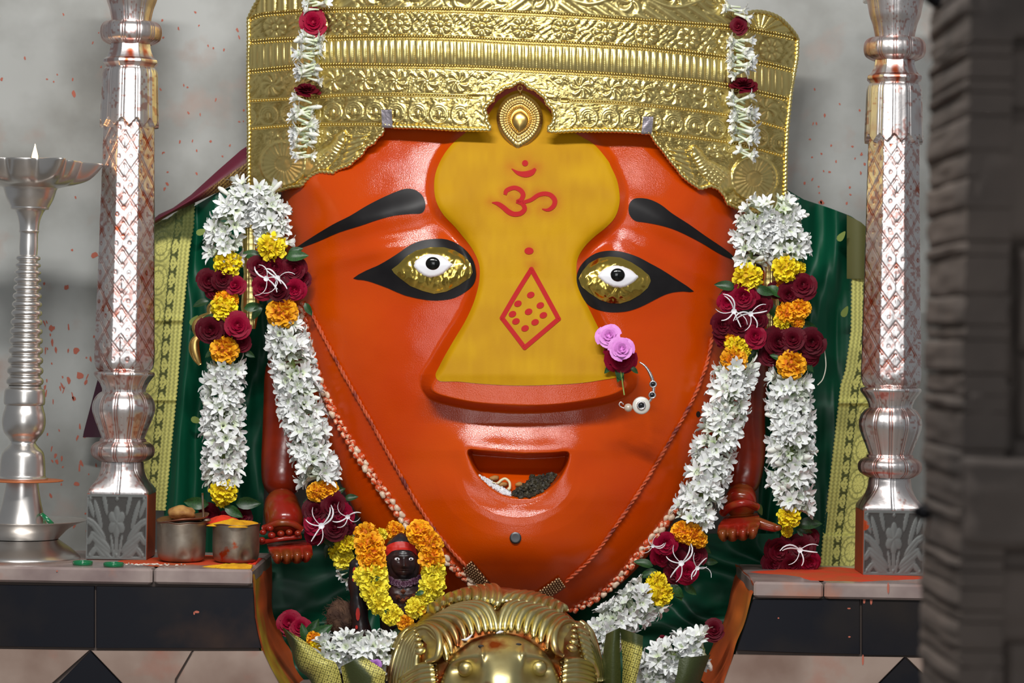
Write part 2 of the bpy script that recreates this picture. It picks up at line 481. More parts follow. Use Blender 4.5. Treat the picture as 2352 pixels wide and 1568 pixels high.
def ledge(label, side):
    L = side < 0
    zt = ZL if L else ZR
    t = thing('altar_ledge', (px_x(200 if L else 1950, YF), (YF + YB) / 2, 0), label, 'ledge', None)
    if L: front = [(579, 1302), (580.5, 1338), (580, 1372), (583, 1417), (593, 1466), (611, 1515), (638, 1568), (668, 1620)]
    else: front = [(1729, 1336), (1733, 1356), (1728, 1369), (1721.6, 1398), (1711, 1437), (1696, 1473), (1684, 1509), (1666, 1557), (1640, 1620)]
    cur = catmull(front, 5)
    cw = W(cur[:, 0], cur[:, 1], YF)
    cw[:, 2] += zt - cw[0, 2]
    nz = 26
    ys = np.linspace(YF, YB, nz)
    P = np.repeat(cw[:, None], nz, 1); P[..., 1] = ys[None]
    wob = (noise(P[..., 2] * 14, P[..., 1] * 9, 0) - 0.5) * 0.012
    P[..., 0] += wob * (1 if L else -1)
    k = np.linspace(0, 1, nz)[None] + (noise(P[..., 2] * 22, P[..., 1] * 30, 1) - 0.5) * 0.3
    zrel = np.linspace(0, 1, len(cw))[:, None] + k * 0
    if L: m_ = np.clip(sstep(0.02, 0.12, k) * (1 - sstep(0.30, 0.55, k)), 0, 1)[..., None]
    else: m_ = (0.35 * sstep(0.15, 0.35, zrel) * (1 - sstep(0.5, 0.8, zrel)) * (1 - k).clip(0, 1))[..., None]
    ng = noise(P[..., 2] * 40, P[..., 1] * 6, 2)[..., None]
    base = np.array(S(206, 92, 40)) * (0.7 + 0.6 * ng); yel = np.array(S(206, 172, 50)) * (0.6 + 0.7 * ng)
    col = base * (1 - m_) + yel * m_
    ob('jamb_face', sheet('jamb_face', P, colors=col), M['jamb'], t, label='orange painted curved side of the ledge')
    # core behind the tiles
    xo = px_x(-160, YF) if L else px_x(2330, YF)
    n = len(cw)
    v = []; f = []
    for q in cw: v += [(q[0] - side * -0.004, YF + 0.009, q[2]), (xo, YF + 0.009, q[2])]
    for i in range(n - 1): f.append([2 * i, 2 * i + 1, 2 * i + 3, 2 * i + 2])
    ob('tile_bed', mesh('tile_bed', v, f, False), M['grout'], t)
    # coping slabs
    hs = 0.034
    cuts = [(-150, 351), (355, 580)] if L else [(1731, 1890), (1893, 2330)]
    for i, (u0, u1) in enumerate(cuts):
        x0, x1 = px_x(u0, YF), px_x(u1, YF)
        lift = 0.0015 if (L and i == 1) else 0.0
        ob('coping_slab', bevbox('coping_slab', ((x0 + x1) / 2, (YF + YB) / 2 - 0.006, zt - hs / 2 + lift), (x1 - x0, YB - YF + 0.012, hs), 0.005), M['marble'], t)
    # tiles
    if L:
        right = [(582, 1350), (583, 1380), (585, 1417), (592, 1455), (600, 1488)]
        slab_poly('tile', [(-150, 1341), (217, 1346), (217, 1487), (-150, 1482)][::-1], YF, 0.01, M['tile'], t)
        slab_poly('tile', ([(221, 1346)] + right[:1] + right[1:] + [(221, 1488)])[::-1], YF, 0.01, M['tile'], t)
        slab_poly('tile', [(-150, 1488), (205, 1493), (118, 1570), (80, 1620), (-150, 1620)][::-1], YF, 0.01, M['marble_w'], t, label='pale pinkish marble tile')
        slab_poly('tile', [(210, 1494), (440, 1495), (402, 1560), (396, 1620), (330, 1620)][::-1], YF, 0.01, M['marble_w'], t, label='pale pinkish marble tile')
        slab_poly('tile', [(445, 1495), (603, 1495), (622, 1535), (640, 1568), (664, 1620), (401, 1620), (407, 1562)][::-1], YF, 0.01, M['marble_w'], t, label='pale pinkish marble tile')
        slab_poly('tile', [(207.5, 1495), (326, 1620), (84, 1620)][::-1], YF - 0.0004, 0.01, M['tile'], t, label='black diamond tile')
    else:
        left = [(1692, 1493), (1703, 1460), (1716, 1422), (1726, 1388), (1731, 1376)]
        slab_poly('tile', (left + [(1975, 1376), (1975, 1502), (1830, 1499)])[::-1], YF, 0.01, M['tile'], t)
        slab_poly('tile', [(1980, 1376), (2330, 1380), (2330, 1508), (1980, 1504)][::-1], YF, 0.01, M['tile'], t)
        slab_poly('tile', [(1686, 1503), (2076, 1509), (2000, 1586), (1970, 1620), (1640, 1620), (1662, 1570)][::-1], YF, 0.01, M['marble_w'], t, label='pale brownish marble tile')
        slab_poly('tile', [(2079, 1510), (2190, 1620), (1975, 1620), (2004, 1586)][::-1], YF - 0.0004, 0.01, M['tile'], t, label='black diamond tile')
        slab_poly('tile', [(2083, 1510), (2330, 1513), (2330, 1620), (2194, 1620)][::-1], YF, 0.01, M['marble_w'], t, label='pale brownish marble tile')
    # spilled vermilion on the slab top and drips on the tiles
    mb = MB()
    drips = [(1985, 1375, 3, 12), (2001, 1378, 3, 10), (1982, 1515, 2.5, 14), (1950, 1397, 4, 2), (1788, 1419, 2, 2), (1951, 1462, 3, 2), (2040, 1350, 2.5, 12)] if not L else \
            [(452, 1405, 6, 3), (446, 1408, 2, 4), (131, 1311, 2, 2)]
    for u, v_, w, h in drips:
        k = 8
        mb.add([W(u + w * math.cos(6.283 * j / k), v_ + h * math.sin(6.283 * j / k) * rnd.uniform(.8, 1.2), YF - (0.012 if v_ < 1371 and not L or v_ < 1340 else 0.0) - 0.0024) for j in range(k)], [list(range(k))[::-1]])
    ob('vermilion_drips', mb.done('vermilion_drips', False), M['smear'], t, kind='stuff')
    return t


ledge('left altar ledge, grey marble top over black tiles, carrying the oil lamp', -1)
ledge('right altar ledge, grey marble top over black tiles, beside the dark stone pier', 1)


def heap(name, cx, cy, z0, rx, ry, h, mt, label, cat=None, kind='stuff', seed=0, parent=None):
    n, m = 14, 36
    r = np.linspace(0, 1, n)[:, None]; a = np.linspace(0, 2 * math.pi, m, endpoint=False)[None]
    ed = 1 + 0.5 * (noise(np.cos(a) * 2 + 9 + seed, np.sin(a) * 2 + 5, 0) - 0.5) + 0.25 * (noise(np.cos(a) * 6 + 9 + seed, np.sin(a) * 6 + 8, 1) - 0.5)
    x = cx + rx * r * ed * np.cos(a); y = cy + ry * r * ed * np.sin(a)
    xe = px_x(578, YF) - 0.003
    x = np.minimum(x, xe) if cx < 0 else np.maximum(x, px_x(1734, YF) + 0.002) if z0 < ZR + 0.01 else x
    y = np.clip(y, YF - 0.008, YB - 0.01)
    z = z0 + h * (1 - r ** 2) * (0.75 + 0.5 * noise(x * 70 + seed, y * 70, 2)) + 0.0006 * np.ones_like(a) - (r > 0.99) * 0.0006
    return props(ob(name, sheet(name, np.stack([x, y, z], -1), wrap=True), mt, parent), label, cat, None, kind)


def lx(u, y): return W(u, 1290, y)[0]


heap('powder_spill', lx(480, -0.2), -0.16, ZL, 0.16, 0.19, 0.0025, M['spill'], 'orange vermilion dust spread on the left ledge around the two steel cups', 'powder', seed=1)
heap('turmeric_spill', lx(545, -0.31), -0.325, ZL + 0.002, 0.058, 0.026, 0.008, M['turmeric'], 'yellow turmeric heap on the front corner of the left ledge', 'powder', seed=4)
heap('kumkum_spill', lx(592, -0.16), -0.16, ZL + 0.001, 0.020, 0.10, 0.006, M['kumkum'], 'red kumkum powder on the ledge beside the right steel cup', 'powder', seed=2)
heap('powder_stain', lx(1960, -0.2), -0.13, ZR, 0.17, 0.17, 0.0015, M['spill'], 'orange vermilion dust on the right ledge around the pillar foot', 'powder', seed=7)
mb = MB()
for i in range(34):
    u = rnd.gauss(345, 40); y = rnd.uniform(-0.335, -0.30)
    c = np.array([lx(u, y), y, ZL + 0.005]); a = rnd.uniform(0, 3.14)
    d = np.array([math.cos(a), math.sin(a), 0]) * 0.004
    mb.tube([c - d, c - d * .5, c + d * .5, c + d], [0.0005, 0.0015, 0.0015, 0.0005], 5)
props(ob('rice_grains', mb.done('rice_grains'), M['rice']), 'loose white rice grains on the left ledge before the pillar foot', 'rice', None, 'stuff')

# ---------------------------------------------------------------- silver pillars
YP = -0.10
SP = sc(YP)


def pillar(cu, dv, zt, label, ulean):
    """cu(v) centre line in px; dv shifts the profile down"""
    base = W(cu(1290 + dv), 1290 + dv, YP)
    t = thing('silver_pillar', (base[0], YP, zt), label, 'pillar', 'silver pillars flanking the statue')
    th = np.linspace(0, 2 * math.pi, 256, endpoint=False)[None]
    def turn(name, prof, rfun=None, step=2.5, mt='silver'):
        pr = np.asarray(prof, float)
        vv = pr[:, 0]
        q = np.arange(vv[0], vv[-1] + 0.01, step) if vv[-1] > vv[0] else vv
        s = catmull(pr, 6) if len(pr) > 2 else pr
        q = np.unique(np.concatenate([q, vv]))
        r = np.interp(q, s[:, 0], s[:, 1])[:, None] + 0 * th
        r0 = r
        if rfun is not None: r = rfun(q[:, None], th, r)
        sx = np.sin(th) * 66 + 0 * r; vq = q[:, None] + 0 * r + ulean * 400
        dirt = sstep(.50, .80, noise(sx / 30 + 12, vq / 42, 0) * .6 + noise(sx / 9 + 3, vq / 12, 1) * .4)
        fine = sstep(.62, .74, noise(sx / 4.5 + 33, vq / 5.5, 2) * .6 + noise(sx / 22, vq / 30, 1) * .4)
        if name == 'shaft': grv = sstep(.25, .8, octo(q[:, None], th, r0) - r)
        else: grv = sstep(.5, 1.8, r0 - r) * (name in ('baluster', 'lower_ring', 'upper_ring', 'collar'))
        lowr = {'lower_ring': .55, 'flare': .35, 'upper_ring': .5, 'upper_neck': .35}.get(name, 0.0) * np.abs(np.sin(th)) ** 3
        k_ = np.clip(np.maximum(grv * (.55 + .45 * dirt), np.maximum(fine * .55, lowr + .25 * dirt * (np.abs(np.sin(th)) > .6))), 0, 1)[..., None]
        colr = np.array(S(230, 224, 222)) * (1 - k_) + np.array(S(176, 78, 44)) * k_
        c = W(cu(q + dv), q + dv, YP)
        P = np.stack([c[:, None, 0] + r * SP * np.sin(th), c[:, None, 1] - r * SP * np.cos(th), c[:, None, 2] + 0 * r], -1)
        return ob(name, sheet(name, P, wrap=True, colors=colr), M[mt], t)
    per = 2 * math.pi / 12
    def flute(depth=2.2, n=12, dbl=True, ph=0.12):
        def f(v, a, r):
            k = 2 * math.pi / n
            d = (a + ph + k / 2) % k - k / 2
            g = np.exp(-((np.abs(d) * r - (2.6 if dbl else 0)) / 1.5) ** 2)
            return r - depth * g - 1.5 * (np.abs(d) / k) ** 2 * 2
        return f
    def octo(v, a, r, n=8, amt=0.92):
        k = 2 * math.pi / n
        ph = k / 2 - 0.11 * (1 - 2 * ulean)
        d = (a + ph) % k - k / 2
        return r * (1 - amt + amt * math.cos(k / 2) / np.cos(d)) * (1 + 0.5 * (1 - math.cos(k / 2)))
    def lattice(v, a, r):
        s = (a - math.pi) * 66.0
        pw, ph = 48.0, 66.0
        w1 = s / pw + v / ph; w2 = s / pw - v / ph
        d1 = np.abs((w1 + .5) % 1 - .5) * 39; d2 = np.abs((w2 + .5) % 1 - .5) * 39
        g = np.exp(-((d1 - 2.2) / 1.3) ** 2) + np.exp(-((d2 - 2.2) / 1.3) ** 2)
        cu_, cv_ = (w1 % 1 - .5) * 39, (w2 % 1 - .5) * 39
        dot = np.exp(-((np.hypot(cu_, cv_) - 3.2) / 1.4) ** 2)
        odd = ((np.floor(w1) + np.floor(w2)) % 2 == 0)
        tick = np.exp(-(cu_ / 1.4) ** 2) * (np.abs(cv_) > 11) + np.exp(-(cv_ / 1.4) ** 2) * (np.abs(cu_) > 11)
        wob = 1.2 * (noise(s / 16 + 30, v / 16, 0) - .5)
        return octo(v, a, r) - 1.1 * np.clip(g, 0, 1) - 0.9 * dot - 0.9 * tick * odd + wob
    def zigcap(v, a, r):
        k = 2 * math.pi / 12
        d = np.abs((a + .12 + k / 2) % k - k / 2) / k * 2           # 0 on groove
        cut = 274 + 20 * d
        rr = flute(2.0)(v, a, octo(v, a, r, amt=0.3))
        return np.where(v > cut, np.minimum(rr, 58.5), rr)
    def square(k0, k1):
        def f(v, a, r):
            kk = sstep(k0, k1, v)
            sq = 1 / np.maximum(np.abs(np.cos(a)), np.abs(np.sin(a)))
            rr = r * (1 + (np.minimum(sq, 1.36) - 1) * kk)
            d = (a + math.pi / 8) % (math.pi / 4) - math.pi / 8
            return rr - 1.8 * np.exp(-((np.abs(d) * r - 2.5) / 1.6) ** 2)
        return f
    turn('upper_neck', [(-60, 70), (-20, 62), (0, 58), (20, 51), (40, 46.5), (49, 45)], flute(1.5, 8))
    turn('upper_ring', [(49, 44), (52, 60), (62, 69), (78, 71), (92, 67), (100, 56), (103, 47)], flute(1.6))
    turn('collar', [(102, 46.5), (115, 48), (128, 53), (135, 57), (139, 63), (146, 64), (150, 60), (156, 56)], octo)
    turn('capital', [(154, 52), (157, 57), (165, 61), (180, 63), (220, 64), (270, 66), (296, 66), (297, 58)], zigcap, 1.5)
    turn('shaft', [(284, 60), (295, 60), (480, 63.5), (700, 68), (800, 70.5), (830, 70), (846, 66), (853, 58)], lattice, 2.0)
    turn('lower_neck', [(851, 55), (854, 68), (860, 70), (866, 66), (880, 56), (892, 51), (900, 50)], flute(1.6))
    turn('baluster', [(899, 50), (904, 58), (915, 67), (930, 72), (945, 71.5), (965, 65), (985, 57), (1004, 50), (1007, 49)], flute(2.2))
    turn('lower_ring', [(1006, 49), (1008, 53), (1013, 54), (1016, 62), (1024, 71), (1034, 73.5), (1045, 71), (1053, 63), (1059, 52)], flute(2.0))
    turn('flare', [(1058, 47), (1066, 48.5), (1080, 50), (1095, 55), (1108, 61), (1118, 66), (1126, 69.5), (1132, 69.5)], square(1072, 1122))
    # square base
    h = 0.0685; zb = zt; ztop = W(cu(1129 + dv), 1129 + dv, YP)[2]
    cx = base[0]
    ob('base_block', bevbox('base_block', (cx, YP, (zb + ztop) / 2), (2 * h, 2 * h, ztop - zb), 0.003), M['silverred'], t)
    n, m = 84, 74
    A, B = np.meshgrid(np.linspace(-1, 1, m), np.linspace(0, 1.16, n))
    hh = np.zeros_like(A)
    aa = np.abs(A)
    def leafb(cx_, cy_, ln, wd, ang, amp=1.0):
        du, dv_ = aa - cx_, B - cy_
        x = du * math.cos(ang) + dv_ * math.sin(ang); y = -du * math.sin(ang) + dv_ * math.cos(ang)
        q = np.clip(1 - (x / ln) ** 2 - (y / wd) ** 2, 0, 1) ** 0.5
        return amp * q * (1 - 0.35 * np.exp(-(y / 0.015) ** 2))
    fr = np.hypot(A, B - 0.66); fa = np.arctan2(A, B - 0.66)
    pet = 0.30 * (0.72 + 0.28 * np.abs(np.cos(fa * 3)))
    hh = np.maximum(hh, 1.1 * np.sqrt(np.clip(1 - (fr / pet) ** 2, 0, 1)) * (0.65 + 0.35 * np.abs(np.cos(fa * 3))))
    hh = np.maximum(hh, 1.4 * np.exp(-(fr / 0.05) ** 2))
    for L_ in [(0.42, 0.10, 0.36, 0.11, 0.5), (0.78, 0.12, 0.18, 0.07, -0.6), (0.52, 0.30, 0.40, 0.11, 0.45), (0.86, 0.36, 0.15, 0.07, -0.7), (0.62, 0.52, 0.34, 0.09, 0.6),
               (0.62, 0.80, 0.30, 0.08, 1.1), (0.86, 0.92, 0.22, 0.07, 1.0), (0.40, 1.02, 0.26, 0.07, 1.2), (0.13, 0.22, 0.24, 0.05, 1.3), (0.88, 0.66, 0.14, 0.07, 0.4)]:
        hh = np.maximum(hh, leafb(*L_))
    hh = np.maximum(hh, 0.5 * np.exp(-((aa - 0.03) / 0.03) ** 2) * (B < 0.4))
    edge = np.minimum(np.minimum(1 - aa, B), 1.16 - B)
    hh = np.where(edge < 0.05, 0.7, hh)
    for cx_, cy_ in ((0.88, 1.08), (0, 1.08), (0.88, 0.07), (0, 0.07)):
        hh = np.maximum(hh, 1.5 * np.clip(1 - ((aa - cx_) / .05) ** 2 - ((B - cy_) / .05) ** 2, 0, 1))
    P = np.stack([cx + A * (h - 0.001), YP - h - 0.0015 - 0.0014 * hh, zb + 0.002 + (ztop - zb - 0.004) * B / 1.16], -1)
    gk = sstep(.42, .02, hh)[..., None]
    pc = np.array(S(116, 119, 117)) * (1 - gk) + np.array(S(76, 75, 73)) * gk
    ob('engraved_panel', sheet('engraved_panel', P, colors=pc), M['silverpl'], t, label='grey panel embossed with a flower and curling leaves')
    # square block above the upper neck
    zq = W(cu(dv - 25), dv - 25, YP)
    ob('top_block', bevbox('top_block', (zq[0], YP, zq[2] + 0.06), (0.13, 0.13, 0.10), 0.003), M['lamp'], t)
    return t


pillar(lambda v: np.interp(v, [-60, 60, 1290], [303.5, 301.5, 277]), 0, ZL, 'left silver pillar, beside the tall oil lamp', 0)
pillar(lambda v: np.interp(v, [-60, 115, 1330], [2057, 2055, 2041]), 37, ZR, 'right silver pillar, beside the dark stone pier', 1)

# ---------------------------------------------------------------- oil lamp
YO = -0.20
SO = sc(YO)
lcu = lambda v: np.interp(v, [340, 560, 1290], [72, 66, 46])
lbase = W(lcu(1290), 1290, YO)
zoff = ZL - W(lcu(1291), 1291, YO)[2]
lampt = thing('oil_lamp', (lbase[0], YO, ZL), 'tall silver-coloured oil lamp with ringed stem and one lit flame', 'lamp')


def lturn(name, prof, mt='lamp', k=64, rf=None):
    pr = np.asarray(prof, float); q = pr[:, 0]
    th = np.linspace(0, 2 * math.pi, k, endpoint=False)[None]
    r = pr[:, 1][:, None] + 0 * th
    if rf is not None: r = rf(r, th, q[:, None])
    c = W(lcu(q), q, YO); c[:, 2] += zoff * sstep(1000, 1290, q)
    P = np.stack([c[:, None, 0] + r * SO * np.sin(th), c[:, None, 1] - r * SO * np.cos(th), c[:, None, 2] + 0 * r], -1)
    return ob(name, sheet(name, P, wrap=True), M[mt], lampt)


def sm(p, n=5): return catmull(p, n)


lturn('base', sm([(1291, 134), (1285, 137), (1276, 130), (1262, 113), (1250, 96), (1243, 86)]))
lturn('tray', sm([(1243, 84), (1232, 94), (1218, 108), (1206, 128), (1199, 146), (1197, 148), (1200, 142), (1212, 104), (1222, 70), (1224, 40)]))
lturn('cone', sm([(1218, 62), (1205, 58), (1180, 50), (1150, 43), (1120, 38), (1104, 36)]))
lturn('disc', [(1106, 30), (1106, 92), (1104.5, 94), (1103, 92), (1102, 30)], 'lampred')
lturn('bell', sm([(1102, 58), (1098, 58), (1094, 53), (1080, 52), (1055, 50), (1038, 46), (1024, 34), (1018, 29), (1012, 28)]))
lturn('bulb', sm([(1013, 30), (1006, 34), (992, 45), (972, 49.5), (952, 48), (938, 44), (930, 42)]))
lturn('ring', sm([(932, 40), (928, 46), (918, 47), (902, 46), (894, 44), (890, 38), (886, 37)]))
vs = 886.0
for i in range(15):
    hh = 24.5 - 0.62 * i
    r = 41 - 1.05 * i
    lturn('ring', sm([(vs, r - 6), (vs - hh * .12, r - 2), (vs - hh * .3, r + 1), (vs - hh * .55, r + 1), (vs - hh * .75, r - 2), (vs - hh * .86, r - 6), (vs - hh, r - 6.5)], 3))
    vs -= hh
lturn('stem', sm([(vs + 4, 20), (571, 21), (560, 21), (540, 20.5), (534, 21.5), (531, 23), (528, 22), (515, 23), (500, 26.5), (487, 32), (482, 36)]))
lturn('cup', sm([(482, 36), (480, 43), (476, 44), (472, 46), (458, 53), (446, 57), (436, 60), (430, 62), (429, 56)]))


def spout(r, th, v):
    s = np.abs(((th - 0.62) / (2 * math.pi / 5) + .5) % 1 - .5) * 2          # 0 at a spout tip
    w = np.clip((r - 80) / 42, 0, 1)
    return r + 44 * w * np.exp(-(s / 0.25) ** 2) - 10 * w * np.exp(-((s - .5) / .16) ** 2)


lturn('oil_dish', sm([(434, 56), (430, 66), (424, 86), (412, 104), (396, 114), (380, 120), (372, 122), (371, 120), (385, 112), (404, 98), (414, 70), (416, 20)]), k=120, rf=spout)
fb = W(80, 371, YO - 0.05)
ob('wick', mesh('wick', *tube_vf([fb + [0, 0.02, -0.012], fb + [0, 0.004, -0.004], fb + [0, 0, 0.004]], [0.003, 0.003, 0.002], 7)), M['wick'], lampt)
pr = sm([(0, 0.0015), (0.004, 0.0056), (0.010, 0.0070), (0.018, 0.0056), (0.028, 0.0028), (0.039, 0.0004)], 4)
th = np.linspace(0, 2 * math.pi, 16, endpoint=False)
P = np.stack([fb[0] + pr[:, 1][:, None] * np.cos(th), fb[1] + pr[:, 1][:, None] * np.sin(th), fb[2] + pr[:, 0][:, None] + 0 * th], -1)
ob('flame', sheet('flame', P, wrap=True), M['flame'], lampt, label='small lit orange flame')
pl = bpy.data.lights.new('flame_light', 'POINT'); pl.energy = 0.35; pl.color = (1.0, 0.5, 0.18); pl.shadow_soft_size = 0.012
plo = bpy.data.objects.new('flame_light', pl); COL.objects.link(plo); plo.location = Vector(fb.tolist()) + Vector((0, -0.012, 0.03))

# bangles on the ledge and in the lamp's tray
def bangle(c, r, tilt, label, rot=0.0):
    mb = MB(); k = 40
    a = np.linspace(0, 2 * math.pi, k, endpoint=False)
    sec = np.linspace(0, 2 * math.pi, 10, endpoint=False)
    P = np.stack([(r + 0.0016 * np.cos(sec)[None]) * np.cos(a)[:, None], (r + 0.0016 * np.cos(sec)[None]) * np.sin(a)[:, None], 0.0045 * np.sin(sec)[None] + 0 * a[:, None]], -1)
    P = np.concatenate([P, P[:1]])
    R = np.array((Matrix.Rotation(rot, 3, 'Z') @ Matrix.Rotation(tilt, 3, 'Y')))
    o = ob('glass_bangle', sheet('glass_bangle', P @ R.T + np.asarray(c), wrap=True), M['bangle'])
    return props(o, label, 'bangle', 'green glass bangles')


bangle((lx(190, -0.31), -0.31, ZL + 0.005), 0.0205, 0, 'green glass bangle lying on the ledge nearest the lamp foot')
bangle((lx(261, -0.335), -0.335, ZL + 0.005), 0.0205, 0, 'green glass bangle lying on the ledge before the left pillar base')
bangle(W(108, 1192, -0.22), 0.017, 0.75, 'green glass bangle leaning in the tray of the oil lamp', 0.3)

# ---------------------------------------------------------------- steel cups
YC = -0.20
def cup(u, r, h, label, seed):
    x = lx(u, YC)
    t = thing('steel_cup', (x, YC, ZL + 0.003), label, 'cup', 'dented steel cups of ritual powder')
    pr = sm([(0, 0.30 * r), (0.001, 0.72 * r), (0.004, 0.86 * r), (0.012, 0.95 * r), (0.03, 0.985 * r), (h - 0.008, r), (h - 0.002, r * 1.0), (h, r * 1.045), (h + 0.001, r * 1.03), (h - 0.004, r * 0.96), (h * .5, r * .95), (0.02, r * .93)], 5)
    th = np.linspace(0, 2 * math.pi, 72, endpoint=False)[None]
    z = pr[:, 0][:, None]; rr = pr[:, 1][:, None] * (1 - 0.10 * np.exp(-((z - 0.016) / 0.012) ** 2) * np.exp(-((th - 0.25 - seed * .35) / 0.22) ** 2) - 0.07 * np.exp(-((z - 0.02) / 0.014) ** 2) * np.exp(-((th - 0.8 + seed * .3) / 0.2) ** 2)
                                            + 0.03 * (noise(np.cos(th) * 2 + 4 + seed, np.sin(th) * 2 + z * 30, 1) - .5))
    zz = z + 0.004 * (noise(np.cos(th) * 2 + 7 + seed, np.sin(th) * 2 + 5, 0) - .5) * sstep(h * .7, h, z)
    P = np.stack([x + rr * np.sin(th), YC - rr * np.cos(th), ZL + 0.003 + zz], -1)
    ob('body', sheet('body', P, wrap=True), M['steel'], t)
    return x


HC = 0.088
xl = cup(416, 0.0545, HC, 'dented steel cup nearer the left pillar, covered by a copper lid', 0)
xr = cup(541, 0.0525, HC - 0.003, 'dented steel cup at the ledge corner, heaped with yellow turmeric', 1)
# lid with lump, spoon
th = np.linspace(0, 2 * math.pi, 48, endpoint=False)
pr = [(0.0, -0.003), (0.05, -0.003), (0.057, 0.0), (0.059, 0.003), (0.0575, 0.0035), (0.05, 0.0005), (0.0, 0.0)]
P = np.array([[[r * math.cos(a), r * math.sin(a), z + 0.002 * math.sin(3 * a)] for a in th] for r, z in pr])
R = np.array(Matrix.Rotation(-0.12, 3, 'Y') @ Matrix.Rotation(0.05, 3, 'X'))
props(ob('copper_lid', sheet('copper_lid', P @ R.T + [xl + 0.002, YC, ZL + HC + 0.010], wrap=True), M['copper']), 'tilted dark copper lid on the left steel cup', 'lid')
v, f = ball_vf((0, 0, 0), (0.030, 0.022, 0.015), 12, 18)
v *= (0.85 + 0.35 * noise(v[:, 0] * 90 + 20, v[:, 2] * 120 + v[:, 1] * 60 + 20, 0))[:, None]
props(ob('jaggery_lump', mesh('jaggery_lump', v + [xl + 0.000, YC, ZL + HC + 0.022], f), M['lump']), 'rough tan jaggery lump resting on the copper lid', 'lump')
p = [W(466, 1197, YC - 0.01), W(467, 1180, YC - 0.012), W(466, 1160, YC - 0.016), W(465, 1132, YC - 0.02)]
p2 = [W(476, 1194, YC - 0.02), W(470, 1186, YC - 0.016)]
mb = MB().tube(catmull(p, 4), 0.0024, 8)
v, f = ball_vf(W(474, 1194, YC - 0.014), (0.011, 0.009, 0.004), 6, 12); mb.add(v, f)
props(ob('spoon', mb.done('spoon'), M['steel']), 'small steel spoon with its thin handle up between the cups', 'spoon')
heap('turmeric_heap', xr - 0.004, YC, ZL + HC - 0.004, 0.054, 0.052, 0.013, M['turmeric'], 'yellow turmeric powder heaped in the right steel cup', 'powder', seed=3)
heap('kumkum_heap', xr - 0.030, YC + 0.030, ZL + HC - 0.001, 0.042, 0.03, 0.017, M['kumkum'], 'red kumkum powder at the back of the right steel cup', 'powder', seed=5)

# ---------------------------------------------------------------- dark stone pier in the right foreground
YQ = -3.0
pier = props(thing('wall_right', (0, 0, 0), None, None), None, None, None, 'structure')
pier.location = Vector(W(2260, 784, YQ + 0.1).tolist()); pier.location.z = 0
def stone(u0, u1, v0, v1, y, th, seed, rad=6, bulge=0.01):
    n, m = 16, 14
    U, V = np.meshgrid(np.linspace(0, 1, m), np.linspace(0, 1, n))
    e = np.minimum(np.minimum(U, 1 - U) * (u1 - u0), np.minimum(V, 1 - V) * (v1 - v0))
    hgt = sstep(0, rad, e) * bulge + 0.006 * (noise(U * 4 + seed * 3, V * 5 + seed, 0) - .5)
    us = u0 + (u1 - u0) * U + (noise(V * 3 + seed, U * 0, 1) - .5) * 5; vs_ = v0 + (v1 - v0) * V + (noise(U * 3 + seed, V * 0 + 3, 2) - .5) * 5
    P = W(us, vs_, y - hgt)
    mb = MB().sheet(P)
    ring = np.concatenate([P[0], P[1:, -1], P[-1, ::-1][1:], P[::-1, 0][1:]])
    Q = np.stack([ring, ring + [0, th, 0]])
    mb.sheet(Q)
    return ob('stone_block', mb.done('stone_block'), M['pier'], pier)


# narrow ridged side of the pier facing the statue: courses of small stones receding from the front edge
XS = W(2217, 784, YQ)[0]
TH = 0.28
def sidestone(v0, v1, seed, d):
    n, m = 10, 10
    K, V = np.meshgrid(np.linspace(0, 1, m), np.linspace(0, 1, n))
    e = np.minimum(np.minimum(K, 1 - K) * 90, np.minimum(V, 1 - V) * (v1 - v0))
    hgt = sstep(0, 9, e) * d + 0.005 * (noise(K * 4 + seed * 3, V * 5 + seed, 0) - .5)
    z0, z1 = W(2217, v0, YQ)[2], W(2217, v1, YQ)[2]
    P = np.stack([XS - hgt, YQ + 0.004 + TH * K, z0 + (z1 - z0) * V], -1)
    mb = MB().sheet(P)
    ring = np.concatenate([P[0], P[1:, -1], P[-1, ::-1][1:], P[::-1, 0][1:]])
    mb.sheet(np.stack([ring, ring + [0.05, 0, 0]]))
    return ob('stone_block', mb.done('stone_block'), M['pier'], pier)


vs = -60
i = 0
while vs < 1640:
    hgt = rnd.uniform(26, 90)
    sidestone(vs + 1.5, vs + hgt - 1.5, i, 0.003 + 0.004 * (i % 2))
    vs += hgt; i += 1
for k, (u0, u1, v0, v1, dy) in enumerate([(2222, 2520, -80, 98, 0.0), (2226, 2520, 104, 262, 0.015), (2218, 2520, 268, 560, 0.0), (2222, 2330, 566, 880, 0.006), (2336, 2520, 566, 812, -0.004), (2336, 2520, 818, 1010, 0.004),
                                          (2214, 2330, 886, 1040, 0.0), (2206, 2520, 1046, 1262, -0.012), (2212, 2520, 1300, 1480, 0.006), (2216, 2300, 1486, 1660, 0.0), (2306, 2520, 1470, 1660, 0.01)]):
    stone(u0, u1, v0, v1, YQ + 0.02 + dy, 0.2, 30 + k, 14, 0.016)
q = np.array([W(u, v_, YQ + 0.03) for u, v_ in [(2240, -80), (2560, -80), (2560, 1660), (2240, 1660)]])
mb = MB().add(np.concatenate([q, q + [0, TH - 0.03, 0]]), [[3, 2, 1, 0], [4, 5, 6, 7], [0, 1, 5, 4], [1, 2, 6, 5], [2, 3, 7, 6], [3, 0, 4, 7]])
ob('pier_core', mb.done('pier_core', False), M['pier'], pier)
mb = MB()
c = W(2125, 1172, YQ + 0.24)
mb.tube([c + [0.03, 0, 0], c + [0.012, -0.012, 0.001], c + [-0.008, -0.02, -0.001], c + [-0.018, -0.02, 0]], [0.006, 0.008, 0.010, 0.004], 10)
ob('iron_bolt', mb.done('iron_bolt'), M['iron'], pier, label='black iron bolt sticking out of the pier')
